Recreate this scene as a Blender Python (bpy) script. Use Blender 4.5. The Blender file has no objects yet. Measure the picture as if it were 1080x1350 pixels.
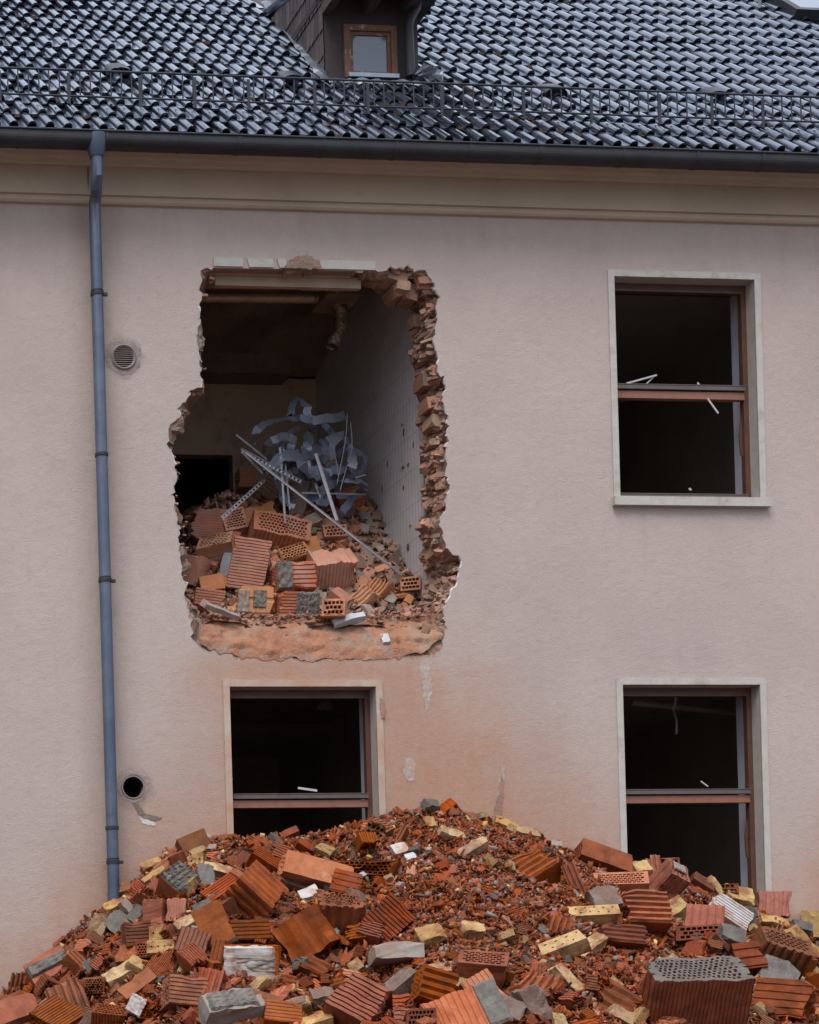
import bpy, bmesh, math, random
import numpy as np
from mathutils import Vector, Matrix, noise
from mathutils.geometry import delaunay_2d_cdt
random.seed(7); RNG = np.random.default_rng(11)
S = bpy.context.scene; COL = S.collection
R_ = math.radians

# ------------------------------------------------------------------ camera, sky, sun, exposure
F, YAW, ROLL, PPX, PPY = 2690.0, R_(6.77), R_(1.6), -277.0, 1538.0
CAM = Vector((-6.95, -16.3, 1.6))
_r = Vector((math.cos(YAW), -math.sin(YAW), 0)); _f = Vector((math.sin(YAW), math.cos(YAW), 0)); _d = Vector((0, 0, -1))
CR = math.cos(ROLL)*_r + math.sin(ROLL)*_d; CD = -math.sin(ROLL)*_r + math.cos(ROLL)*_d; CF = _f
cd = bpy.data.cameras.new('camera'); cam = bpy.data.objects.new('camera', cd); COL.objects.link(cam)
cd.sensor_fit = 'HORIZONTAL'; cd.sensor_width = 36; cd.lens = F*36/1080
cd.shift_x = (540-PPX)/1080; cd.shift_y = (PPY-675)/1080; cd.clip_start = .1; cd.clip_end = 1000
m = Matrix((CR, -CD, -CF)).transposed().to_4x4(); m.translation = CAM; cam.matrix_world = m
S.camera = cam

SUN_EL, SUN_AZ = 60, 208         # azimuth of the light's direction on the plan, measured from +y clockwise
w = bpy.data.worlds.new('World'); S.world = w; w.use_nodes = True; nt = w.node_tree
bg = nt.nodes['Background']; sky = nt.nodes.new('ShaderNodeTexSky'); sky.sky_type = 'NISHITA'; sky.sun_disc = False
sky.sun_elevation = R_(SUN_EL); sky.sun_rotation = R_(SUN_AZ); sky.dust_density = 4; sky.ozone_density = 1.5
mx = nt.nodes.new('ShaderNodeMix'); mx.data_type = 'RGBA'; mx.inputs[0].default_value = .72
cl = nt.nodes.new('ShaderNodeTexNoise'); cl.inputs['Scale'].default_value = 2.2; cl.inputs['Detail'].default_value = 5
cr = nt.nodes.new('ShaderNodeValToRGB'); cr.color_ramp.elements[0].position = .3; cr.color_ramp.elements[1].position = .7
cr.color_ramp.elements[0].color = (5.2, 5.7, 6.7, 1); cr.color_ramp.elements[1].color = (8.7, 9.2, 10.2, 1)
nt.links.new(cl.outputs['Fac'], cr.inputs[0]); nt.links.new(sky.outputs[0], mx.inputs[6]); nt.links.new(cr.outputs[0], mx.inputs[7])
tcw = nt.nodes.new('ShaderNodeTexCoord'); sw = nt.nodes.new('ShaderNodeSeparateXYZ'); nt.links.new(tcw.outputs['Generated'], sw.inputs[0])
mw = nt.nodes.new('ShaderNodeMapRange'); nt.links.new(sw.outputs[2], mw.inputs[0]); mw.inputs[1].default_value = 0; mw.inputs[2].default_value = 1; mw.inputs[3].default_value = .55; mw.inputs[4].default_value = 1.65
vm = nt.nodes.new('ShaderNodeVectorMath'); vm.operation = 'SCALE'; nt.links.new(mx.outputs[2], vm.inputs[0]); nt.links.new(mw.outputs[0], vm.inputs['Scale'])
nt.links.new(vm.outputs[0], bg.inputs[0]); bg.inputs[1].default_value = .12
sd = bpy.data.lights.new('sun', 'SUN'); sd.energy = 2.1; sd.angle = R_(30); sd.color = (1, .95, .88)
so = bpy.data.objects.new('sun', sd); COL.objects.link(so)
_sv = Vector((math.sin(R_(SUN_AZ))*math.cos(R_(SUN_EL)), math.cos(R_(SUN_AZ))*math.cos(R_(SUN_EL)), math.sin(R_(SUN_EL))))
so.rotation_euler = _sv.to_track_quat('Z', 'Y').to_euler()
S.view_settings.view_transform = 'Standard'; S.view_settings.look = 'None'; S.view_settings.gamma = 1
S.view_settings.exposure = 0.28
S.cycles.max_bounces = 8; S.cycles.use_denoising = True

# ------------------------------------------------------------------ picture <-> place
def ray(px, py): return (CR*((px-PPX)/F) + CD*((py-PPY)/F) + CF)
def at(px, py, Y=0.0):
    r = ray(px, py); return CAM + r*((Y-CAM.y)/r.y)
def at_x(px, py, X):
    r = ray(px, py); return CAM + r*((X-CAM.x)/r.x)
def proj(p):
    v = p-CAM; z = v.dot(CF); return (F*v.dot(CR)/z+PPX, F*v.dot(CD)/z+PPY, z)

# ------------------------------------------------------------------ materials
class NT:
    def __init__(s, name):
        s.m = bpy.data.materials.new(name); s.m.use_nodes = True; s.t = s.m.node_tree
        s.b = s.t.nodes['Principled BSDF']; s.tc = s.t.nodes.new('ShaderNodeTexCoord')
    def n(s, t, **k):
        o = s.t.nodes.new(t)
        for a, b in k.items(): setattr(o, a, b)
        return o
    def l(s, a, b): s.t.links.new(a, b)
    def noise(s, scale, detail=4, rough=.6, vec=None, dist=0):
        o = s.n('ShaderNodeTexNoise'); o.inputs['Scale'].default_value = scale; o.inputs['Detail'].default_value = detail
        o.inputs['Roughness'].default_value = rough; o.inputs['Distortion'].default_value = dist
        s.l(vec or s.tc.outputs['Object'], o.inputs['Vector']); return o.outputs['Fac']
    def ramp(s, fac, a, b, ca=(0, 0, 0, 1), cb=(1, 1, 1, 1)):
        o = s.n('ShaderNodeValToRGB'); e = o.color_ramp.elements
        e[0].position = a; e[1].position = b; e[0].color = (*ca[:3], 1); e[1].color = (*cb[:3], 1); s.l(fac, o.inputs[0]); return o.outputs[0]
    def mix(s, fac, a, b, mode='MIX'):
        o = s.n('ShaderNodeMix', data_type='RGBA', blend_type=mode)
        for v, i in ((fac, 0), (a, 6), (b, 7)):
            if isinstance(v, (int, float)): o.inputs[i].default_value = v
            elif isinstance(v, tuple): o.inputs[i].default_value = (*v[:3], 1)
            else: s.l(v, o.inputs[i])
        return o.outputs[2]
    def math(s, op, a, b=None, clamp=False):
        o = s.n('ShaderNodeMath', operation=op, use_clamp=clamp)
        for v, i in ((a, 0), (b, 1)):
            if v is None: continue
            if isinstance(v, (int, float)): o.inputs[i].default_value = v
            else: s.l(v, o.inputs[i])
        return o.outputs[0]
    def bump(s, h, strength, dist):
        o = s.n('ShaderNodeBump'); o.inputs['Strength'].default_value = strength; o.inputs['Distance'].default_value = dist
        s.l(h, o.inputs['Height'])
        if s.b.inputs['Normal'].links: s.l(s.b.inputs['Normal'].links[0].from_socket, o.inputs['Normal'])
        s.l(o.outputs[0], s.b.inputs['Normal']); return o
    def set(s, col=None, rough=None, metal=None, spec=None):
        if col is not None:
            if isinstance(col, tuple): s.b.inputs['Base Color'].default_value = (*col[:3], 1)
            else: s.l(col, s.b.inputs['Base Color'])
        if rough is not None:
            if isinstance(rough, (int, float)): s.b.inputs['Roughness'].default_value = rough
            else: s.l(rough, s.b.inputs['Roughness'])
        if metal is not None: s.b.inputs['Metallic'].default_value = metal
        if spec is not None: s.b.inputs['Specular IOR Level'].default_value = spec
        return s.m

def simple(name, c1, c2, scale=8, rough=(.6, .8), bump=.3, bscale=60, bdist=.004, metal=0, rnd=.0, hue=0., c3=None, s3=3, t3=(.55, .65), island=False, spec=None, c4=None):
    """Two mottled tones, an optional third patchy one, a little tone difference from object to object (or fragment to fragment)."""
    N = NT(name); obr = N.n('ShaderNodeObjectInfo').outputs['Random']
    if island: obr = N.n('ShaderNodeNewGeometry').outputs['Random Per Island']
    off = N.n('ShaderNodeVectorMath', operation='ADD'); N.l(N.tc.outputs['Object'], off.inputs[0])
    cx = N.n('ShaderNodeCombineXYZ'); sc = N.math('MULTIPLY', obr, 37.0); N.l(sc, cx.inputs[0]); N.l(sc, cx.inputs[1]); N.l(cx.outputs[0], off.inputs[1])
    v = off.outputs[0]
    c = N.mix(N.ramp(N.noise(scale, 6, .65, v), .32, .68), c1, c2)
    if c3: c = N.mix(N.ramp(N.noise(s3, 5, .7, v), t3[0], t3[1]), c, c3)
    if c4: c = N.mix(N.math('MULTIPLY', N.ramp(N.noise(11, 6, .8, v), .56, .70), .55), c, c4)
    if rnd or hue:
        h = N.n('ShaderNodeHueSaturation'); N.l(c, h.inputs['Color'])
        N.l(N.math('ADD', N.math('MULTIPLY', obr, 2*rnd), 1-rnd), h.inputs['Value'])
        r2 = N.math('FRACT', N.math('MULTIPLY', obr, 17.3)); N.l(N.math('ADD', N.math('MULTIPLY', r2, 2*hue), .5-hue), h.inputs['Hue'])
        r3 = N.math('FRACT', N.math('MULTIPLY', obr, 7.7)); N.l(N.math('ADD', N.math('MULTIPLY', r3, .26), .84), h.inputs['Saturation'])
        c = h.outputs[0]
    r = N.math('ADD', N.math('MULTIPLY', N.noise(scale*.7, 3, .5, v), (rough[1]-rough[0])*2), rough[0]*1.5-rough[1]*.5, True)
    N.set(c, r, metal, spec)
    if bump: N.bump(N.noise(bscale, 5, .7, v), bump, bdist)
    return N.m

MT = {}
MT['clay']   = simple('clay_wet',  (.30,.074,.021), (.155,.037,.011), 7, (.34,.75), .6, 70, .005, rnd=.28, hue=.007, c3=(.12,.036,.016), s3=5, t3=(.50,.70), spec=.16, c4=(.27,.12,.065))
MT['clay_p'] = simple('clay_pale', (.47,.165,.085), (.35,.108,.05), 9, (.55,.8), .5, 80, .004, rnd=.12, hue=.01, c3=(.28,.09,.05), s3=6, t3=(.52,.72), spec=.16, c4=(.46,.33,.27))
MT['clay_d'] = simple('clay_dark', (.22,.058,.017), (.12,.034,.011), 8, (.35,.7), .6, 60, .005, rnd=.25, hue=.01, spec=.16, c4=(.22,.12,.08))
MT['clay_i'] = simple('clay_dusty', (.47,.19,.10), (.36,.135,.07), 7, (.7,.95), .5, 70, .004, rnd=.16, hue=.012, c3=(.36,.23,.17), s3=4, t3=(.52,.7))
MT['yellow'] = simple('yellow_brick_clay', (.46,.315,.145), (.33,.205,.085), 9, (.6,.9), .9, 40, .010, rnd=.22, hue=.008, c3=(.22,.10,.05), s3=7, t3=(.46,.60), spec=.16, c4=(.33,.17,.08))
MT['grey']   = simple('grey_mortar', (.15,.132,.112), (.085,.074,.064), 14, (.5,.85), .9, 45, .01, rnd=.25, c3=(.06,.055,.05), s3=9, t3=(.5,.7), c4=(.22,.11,.07))
MT['lgrey']  = simple('pale_concrete', (.30,.26,.23), (.21,.175,.15), 6, (.6,.85), .6, 60, .006, rnd=.12, c3=(.25,.14,.09), s3=5, t3=(.5,.68), c4=(.26,.14,.09))
MT['brown']  = simple('dirty_masonry', (.17,.10,.07), (.10,.055,.038), 12, (.5,.85), .9, 40, .012, rnd=.2, c3=(.17,.14,.12), s3=8, t3=(.55,.65))
MT['lbrown']  = simple('dusty_brown_clay', (.27,.17,.12), (.20,.12,.085), 9, (.7,.9), .6, 50, .006, rnd=.2, hue=.01)
MT['white']  = simple('white_plaster', (.46,.44,.43), (.36,.33,.31), 7, (.5,.8), .5, 60, .004, rnd=.08, c3=(.34,.19,.13), s3=7, t3=(.48,.62), c4=(.33,.2,.14))
MT['chips']  = simple('clay_chips', (.26,.067,.019), (.135,.034,.011), 20, (.5,.85), .3, 90, .003, rnd=.65, hue=.008, island=True, spec=.15)
MT['chips_i']= simple('clay_chips_dusty', (.40,.20,.13), (.30,.15,.10), 20, (.7,.95), .3, 90, .003, rnd=.3, hue=.01, island=True)
MT['chips_g']= simple('grey_chips', (.20,.175,.15), (.11,.095,.085), 20, (.5,.85), .3, 90, .003, rnd=.5, island=True)
MT['chips_y']= simple('yellow_chips', (.58,.38,.14), (.42,.26,.09), 20, (.5,.85), .3, 90, .003, rnd=.25, island=True)
MT['dust_shade']   = simple('shaded_brick_dust', (.15,.048,.022), (.075,.026,.013), 5, (.6,.95), 1., 35, .03, c3=(.24,.15,.10), s3=3, t3=(.5,.75))  # brick dust, darkened to paint shade into the gaps between pieces
MT['ground'] = simple('wet_soil', (.11,.085,.065), (.07,.055,.042), 1.2, (.5,.9), .8, 12, .03, c3=(.16,.13,.11), s3=6, t3=(.5,.7))
MT['break']  = simple('broken_masonry', (.37,.18,.115), (.25,.13,.085), 6, (.7,.95), 1., 30, .014, rnd=.2, c3=(.24,.185,.14), s3=7, t3=(.46,.56))
MT['breakc'] = simple('broken_brick_pieces', (.40,.20,.13), (.27,.15,.10), 5, (.7,.95), .6, 50, .008, rnd=.35, hue=.012, island=True, c3=(.22,.17,.13), s3=9, t3=(.48,.6))
MT['ledge']  = simple('orange_brick_dust', (.40,.19,.11), (.30,.13,.075), 5, (.8,.98), 1., 28, .02, c3=(.33,.22,.16), s3=4, t3=(.48,.62))
MT['plasteredge'] = simple('white_plaster_edge', (.62,.60,.58), (.45,.42,.40), 15, (.7,.9), .5, 60, .003)
MT['surround'] = simple('pale_stone_surround', (.47,.455,.42), (.39,.375,.345), 10, (.6,.85), .5, 70, .005, c3=(.33,.27,.23), s3=5, t3=(.54,.75))
MT['reveal'] = simple('window_reveal_plaster', (.40,.36,.33), (.33,.295,.265), 10, (.6,.85), .35, 80, .003)
MT['wood']   = simple('brown_frame', (.10,.046,.03), (.07,.033,.023), 14, (.35,.6), .25, 60, .002, c3=(.12,.05,.03), s3=4, t3=(.5,.7))
MT['sash']   = simple('dull_brown_sash', (.12,.095,.09), (.08,.065,.062), 14, (.35,.6), .2, 60, .002)
MT['woodl']  = simple('orange_brown_transom', (.27,.115,.07), (.21,.085,.052), 14, (.35,.6), .2, 60, .002)
MT['darkwood'] = simple('dark_brown_boards', (.035,.022,.022), (.022,.015,.016), 9, (.5,.8), .4, 40, .004)
MT['slate']  = simple('dormer_shingle', (.085,.06,.057), (.048,.034,.034), 5, (.35,.6), .4, 40, .003, island=True, rnd=.35)
MT['zinc']   = simple('dark_zinc', (.030,.031,.038), (.018,.019,.024), 5, (.4,.6), .1, 20, .002, metal=.0, spec=.35)
MT['zincp']  = simple('blue_grey_zinc_pipe', (.085,.110,.165), (.060,.080,.125), 4, (.32,.5), .12, 14, .003, metal=.3, c3=(.12,.145,.20), s3=1.3, t3=(.5,.7))
MT['zincb']  = simple('bright_zinc', (.34,.39,.45), (.22,.26,.31), 6, (.2,.4), .3, 18, .004, metal=.6)
MT['zincm']  = simple('dull_zinc', (.14,.16,.19), (.08,.09,.11), 6, (.3,.5), .3, 18, .004, metal=.4)
MT['rail']   = simple('galvanised_rail', (.040,.046,.06), (.024,.028,.038), 9, (.35,.6), .1, 30, .001, metal=.4)
MT['tilew']  = simple('white_wall_tiles', (.52,.55,.62), (.44,.46,.52), 4, (.3,.5), .0)
MT['jamb']   = simple('bluish_inner_jamb', (.42,.42,.47), (.34,.34,.40), 5, (.5,.7), .1, 30, .002)
MT['room']   = simple('dark_room_plaster', (.34,.28,.24), (.25,.205,.175), 2, (.8,.95), .2, 20, .004)
MT['backw']  = simple('stained_back_wall', (.58,.44,.34), (.48,.35,.26), 1.5, (.8,.95), .2, 20, .004, c3=(.17,.11,.08), s3=1.2, t3=(.5,.7))
MT['ceil']   = simple('mottled_brown_ceiling', (.26,.175,.12), (.10,.068,.05), 2, (.8,.95), .3, 20, .01)  # two mottled browns for the ceiling, its beam and the joist
MT['board']  = simple('lintel_board', (.36,.28,.21), (.28,.21,.155), 6, (.7,.9), .3, 40, .003)
MT['duct']   = simple('ribbed_duct_metal', (.50,.38,.27), (.34,.25,.18), 6, (.35,.55), .3, 30, .004, metal=.4)
MT['foil']   = simple('gold_foil_duct', (.50,.39,.28), (.33,.25,.18), 10, (.25,.4), .9, 22, .02, metal=.85)
MT['strip']  = simple('blue_sheet_strip', (.23,.27,.35), (.15,.18,.24), 4, (.35,.6), .1, 20, .002, metal=.3, rnd=.2)
MT['profile']= simple('galvanised_profile', (.34,.34,.36), (.24,.24,.26), 9, (.35,.55), .1, 20, .001, metal=.5)
MT['pale']   = simple('pale_blue_plaster_strip', (.42,.46,.52), (.33,.36,.41), 7, (.6,.8), .4, 40, .003)
MT['vent']   = simple('grey_plastic_grille', (.25,.21,.20), (.20,.165,.155), 9, (.5,.7), .1, 20, .001)
MT['cement'] = simple('cement_patch', (.22,.18,.155), (.15,.12,.10), 14, (.8,.95), 1., 45, .01, c3=(.33,.28,.26), s3=9, t3=(.5,.7))
MT['moss']   = simple('roof_moss', (.075,.045,.02), (.035,.024,.014), 30, (.85,.95), 1., 60, .01)
MT['black']  = simple('black_for_shade', (.012,.01,.01), (.008,.007,.007), 3, (.8,.9), 0)  # near-black colour stands in for shade deep in wall openings
MT['litter'] = simple('white_scrap', (.46,.47,.48), (.36,.37,.39), 9, (.4,.6), .2, 40, .002)
MT['cornice']= simple('tan_cornice_paint', (.46,.375,.295), (.405,.325,.25), 1.6, (.7,.9), .3, 90, .003, c3=(.35,.28,.22), s3=2, t3=(.5,.8))

def glass_mat():
    N = NT('dormer_glass'); N.set((.10,.13,.17), .08, 0, .9); return N.m
MT['glass'] = glass_mat()

def tile_mat():                      # wet concrete pantiles
    N = NT('wet_roof_tile'); isl = N.n('ShaderNodeNewGeometry').outputs['Random Per Island']
    c = N.mix(N.ramp(N.noise(5, 6, .7), .35, .7), (.016,.018,.026), (.034,.034,.044))
    c = N.mix(N.ramp(N.noise(2.3, 5, .75), .60, .72), c, (.07,.036,.022))
    c = N.mix(N.ramp(N.noise(19, 3, .6), .76, .84), c, (.15,.14,.12))
    h = N.n('ShaderNodeHueSaturation'); N.l(c, h.inputs['Color']); N.l(N.math('ADD', N.math('MULTIPLY', isl, .5), .75), h.inputs['Value'])
    N.set(h.outputs[0], N.math('ADD', N.math('MULTIPLY', N.ramp(N.noise(3, 4, .6), .45, .75), .18), N.math('ADD', N.math('MULTIPLY', isl, .22), .10)), 0, 1.0)
    N.b.inputs['Coat Weight'].default_value = .62; N.b.inputs['Coat Roughness'].default_value = .10; N.b.inputs['Coat IOR'].default_value = 1.9; N.b.inputs['Coat Tint'].default_value = (.76, .86, 1, 1); N.b.inputs['Specular Tint'].default_value = (.76, .86, 1, 1)  # blue tint put into coat and specular stands in for bluish sky sheen
    N.bump(N.noise(30, 3, .6), .22, .002); return N.m
MT['tile'] = tile_mat()

def striped_tile_mat():              # white interior tiling with fine upright joints
    N = NT('white_tiled_partition'); sx = N.n('ShaderNodeSeparateXYZ'); N.l(N.tc.outputs['Object'], sx.inputs[0])
    fy = N.math('FRACT', N.math('MULTIPLY', sx.outputs[1], 1/.062)); jy = N.math('LESS_THAN', fy, .13)
    fz = N.math('FRACT', N.math('MULTIPLY', sx.outputs[2], 1/.30)); jz = N.math('LESS_THAN', fz, .025)
    c = N.mix(N.ramp(N.noise(3, 5, .7), .4, .7), (.60,.58,.60), (.50,.47,.47))
    c = N.mix(N.math('MULTIPLY', jy, .55), c, (.26,.23,.22)); c = N.mix(N.math('MULTIPLY', jz, .4), c, (.16,.13,.12))
    c = N.mix(N.ramp(N.noise(7, 4, .7), .66, .72), c, (.28,.20,.15))
    N.set(c, .45); N.bump(N.math('MAXIMUM', jy, jz), -.4, .003); return N.m
MT['tiling'] = striped_tile_mat()

# ------------------------------------------------------------------ mesh helpers
def link(name, me, mat=None, parent=None):
    o = bpy.data.objects.new(name, me); COL.objects.link(o)
    if mat is not None and me is not None and not me.materials: me.materials.append(MT[mat] if isinstance(mat, str) else mat)
    if parent: o.parent = parent
    return o
def mesh(name, V, Fc, smooth=False):
    me = bpy.data.meshes.new(name); me.from_pydata([tuple(v) for v in V], [], Fc); me.update()
    if smooth: me.shade_smooth()
    return me
def tag(o, label, cat, group=None):
    o['label'] = label; o['category'] = cat
    if group: o['group'] = group
    return o
class MB:
    """Collects boxes, bars, tubes and sheets into one mesh."""
    def __init__(s): s.V = []; s.F = []
    def add(s, V, Fc):
        k = len(s.V); s.V += [Vector(v) for v in V]; s.F += [[i+k for i in f] for f in Fc]; return s
    def box(s, x0, x1, y0, y1, z0, z1):
        V = [(x, y, z) for x in (x0, x1) for y in (y0, y1) for z in (z0, z1)]
        return s.add(V, [(0,1,3,2),(4,6,7,5),(0,4,5,1),(2,3,7,6),(0,2,6,4),(1,5,7,3)])
    def bar(s, a, b, w_, h_, up=(0, 0, 1)):
        a = Vector(a); b = Vector(b); d = (b-a).normalized(); u = Vector(up); x = d.cross(u)
        if x.length < 1e-4: x = d.cross(Vector((1, 0, 0)))
        x.normalize(); u = x.cross(d); V = []
        for p in (a, b):
            for i, j in ((-1,-1),(1,-1),(1,1),(-1,1)): V.append(p + x*(i*w_/2) + u*(j*h_/2))
        return s.add(V, [(0,1,2,3),(7,6,5,4),(0,4,5,1),(1,5,6,2),(2,6,7,3),(3,7,4,0)])
    def tube(s, pts, r, n=14, caps=True):
        pts = [Vector(p) for p in pts]; rs = r if isinstance(r, (list, tuple)) else [r]*len(pts); V = []; prev = None
        for i, p in enumerate(pts):
            d = (pts[min(i+1, len(pts)-1)]-pts[max(i-1, 0)]).normalized()
            x = (prev - d*prev.dot(d)) if prev else d.orthogonal()
            x.normalize(); prev = x; y = d.cross(x)
            V += [p + (x*math.cos(2*math.pi*k/n)+y*math.sin(2*math.pi*k/n))*rs[i] for k in range(n)]
        Fc = [[i*n+k, i*n+(k+1) % n, (i+1)*n+(k+1) % n, (i+1)*n+k] for i in range(len(pts)-1) for k in range(n)]
        if caps: Fc += [list(range(n))[::-1], [(len(pts)-1)*n+k for k in range(n)]]
        return s.add(V, Fc)
    def build(s, name, mat, parent=None, smooth=False):
        return link(name, mesh(name, s.V, s.F, smooth), mat, parent)
def fbm(x, y, z, o=4): return noise.fractal(Vector((x, y, z)), 1.0, 2.1, o)
def smooth_by_angle(me, deg=35):
    me.shade_smooth()
    bm = bmesh.new(); bm.from_mesh(me); c = R_(deg)
    for e in bm.edges:
        if len(e.link_faces) != 2 or e.calc_face_angle(0) > c: e.smooth = False
    bm.to_mesh(me); bm.free(); return me

# ================================================================== THE BUILDING
bld = link('rendered_building', None); bld.location = (0, 0, 0)
tag(bld, 'pinkish rendered building with a dark tiled roof and a jagged hole in its wall', 'building')

def Zat(py, px=540, Y=0): return at(px, py, Y).z
WI = .35; WT = .42                                            # wall thickness
ROOM_DARK = []

# window openings: x0, x1, z0, z1 in the wall plane
_h = Zat(367, 905)-Zat(657, 905)
def opening(xl, xr, py, pxm, pymid, h=_h):
    zt = at(pxm, py).z; return (at(xl, pymid).x, at(xr, pymid).x, zt-h, zt)
W_UR = opening(813.5, 998, 367, 905, 520); W_LR = opening(823, 1004, 903, 912, 1000); W_LL = opening(304.3, 497, 905.5, 400, 980)

# outline of the hole: (edge of the render, edge of the masonry behind it, depth of the latter)
HP = [((280,353),None,.40),((330,353.8),None,.40),((376,354.5),None,.40),((384,352),(386,364),.3),((398,350),(400,364),.3),((414,353),(414,364),.3),((422,356),None,.40),((470,357),None,.40),((494,357),(484,362),.30),
 ((506,355),(482,371),.34),((526,352),(505,381),.34),((538,353),(512,396),.36),((550,355),(530,397),.36),((560,359),(546,398),.38),((567,365),(547,405),.40),((571,381),(546,415),.40),((580,391),(548,424),.40),
 ((574,401),(550,434),.40),((575,430),(549,450),.40),((573,454),(546,471),.40),((575,471),(549,488),.40),((579,491),(551,508),.40),((587,503),(554,524),.40),((585,532),(556,548),.40),((593,554),(558,570),.40),
 ((589,575),(560,590),.40),((588,597),(561,606),.40),((587,621),(561,628),.40),((594,643),(562,648),.40),((589,655),(562,664),.40),((586,672),(562,685),.40),((579,690),(562,703),.40),((585,710),(562,720),.40),
 ((591,723),(562,735),.40),((605,731),(563,746),.38),((609,743),(563,757),.38),((601,767),(563,772),.36),((591,788),(563,790),.34),((583,812),(561,808),.30),((587,828),(556,811),.26),((586,845),(548,813),.24),
 ((579,859),(530,815),.22),((554,868),(505,816),.20),((526,865),(480,817),.20),((485,869),(450,818),.20),((448,867),(416,818),.20),((412,871),(385,818),.20),((375,864),(350,818),.20),((335,865),(320,817),.20),
 ((294,862),(290,817),.18),((269,857),(272,815),.16),((255,841),(262,808),.14),((249,808),(255,796),.12),((246,784),(251,782),.10),((241,759),(247,757),.10),((237,731),(243,730),.09),((235,702),(244,702),.09),
 ((230,674),(246,686),.09),((229,641),(238,645),.09),((234,625),(238,628),.06),((228,602),(231,605),.06),((224,581),(229,583),.09),((225,560),(242,572),.10),((235,552),(244,552),.10),((241,532),(251,536),.10),
 ((249,518),(262,524),.10),((264,507),(268,512),.08),((265,483),(269,484),.07),((263,460),(268,458),.07),((259,442),(266,440),.08),((263,418),(266,416),.07),((261,403),(266,402),.07),((264,393),(267,390),.07),
 ((263,373),(281,376),.10),((265,359),(283,360),.10),((272,355),(284,357),.12)]
def hole_rings():
    O, I, n = [], [], len(HP)
    for i in range(n):
        (a, am, ad), (b, bm_, bd) = HP[i], HP[(i+1) % n]
        k = max(2, int(math.dist(a, b)/3.2))
        A0, B0 = at(*a), at(*b)
        A1 = at(*am, ad) if am else Vector((A0.x, ad, A0.z+.01)); B1 = at(*bm_, bd) if bm_ else Vector((B0.x, bd, B0.z+.01))
        straight = am is None and bm_ is None
        for j in range(k):
            t = j/k; o = A0.lerp(B0, t); q = A1.lerp(B1, t)
            if not straight:
                g = Vector((fbm(o.x*14, 3, o.z*14), 0, fbm(o.x*14, 9, o.z*14)))*.035 + Vector((fbm(o.x*50, 5, o.z*50), 0, fbm(o.x*50, 2, o.z*50)))*.015
                o += g; q += Vector((fbm(q.x*9, 1, q.z*9), 0, fbm(q.x*9, 7, q.z*9)))*.03
            O.append((o, straight)); I.append(q)
    return O, I
HO, HI = hole_rings()

def facade():
    X0, X1, Z0, Z1 = -9.5, 9.5, 0, Zat(262, 540)+.3
    V = [(X0, Z0), (X1, Z0), (X1, Z1), (X0, Z1)]; E = [(0,1),(1,2),(2,3),(3,0)]; rects = []
    def loop(pts):
        k = len(V); V.extend(pts); E.extend([(k+i, k+(i+1) % len(pts)) for i in range(len(pts))])
    for (a, b, c, d) in (W_UR, W_LR, W_LL): loop([(a,c),(b,c),(b,d),(a,d)]); rects.append((a,b,c,d))
    hp = [(o.x, o.z) for o, s in HO]; loop(hp)
    cv = at(163, 471); cp = at(176, 1037); rv = .095; circ = []
    for c in (cv, cp): loop([(c.x+rv*math.cos(2*math.pi*i/28), c.z+rv*math.sin(2*math.pi*i/28)) for i in range(28)]); circ.append((c.x, c.z))
    k = 0
    for i in range(60):                              # interior points keep the triangles from being slivers
        V.append((X0+.1+(i % 12)*1.7, .2+(i//12)*2.2+.01*i % .1))
    v2, e2, f2, *_ = delaunay_2d_cdt([Vector(v) for v in V], E, [], 0, 1e-6)
    def inpoly(x, y, P):
        c = False; j = len(P)-1
        for i in range(len(P)):
            if (P[i][1] > y) != (P[j][1] > y) and x < (P[j][0]-P[i][0])*(y-P[i][1])/(P[j][1]-P[i][1])+P[i][0]: c = not c
            j = i
        return c
    Fc = []
    for f in f2:
        cx = sum(v2[i].x for i in f)/3; cz = sum(v2[i].y for i in f)/3
        if any(a < cx < b and c < cz < d for a, b, c, d in rects) or inpoly(cx, cz, hp) or any(math.hypot(cx-a, cz-b) < rv*.985 for a, b in circ): continue
        if not (X0 < cx < X1 and Z0 < cz < Z1): continue
        Fc.append(list(f))
    M = MB(); M.add([(v.x, 0, v.y) for v in v2], Fc)
    for a, b in circ:                                # sleeves of the two wall openings
        V = []; 
        for y in (0, .35): V += [(a+rv*math.cos(2*math.pi*i/28), y, b+rv*math.sin(2*math.pi*i/28)) for i in range(28)]
        M.add(V, [[i, (i+1) % 28, 28+(i+1) % 28, 28+i] for i in range(28)])
    X0, X1 = X0, X1                                  # the other three sides
    M.add([(X0,0,0),(X0,9,0),(X0,9,Z1),(X0,0,Z1),(X1,0,0),(X1,9,0),(X1,9,Z1),(X1,0,Z1)], [(0,3,2,1),(4,5,6,7),(1,2,6,5)])
    return M

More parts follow.
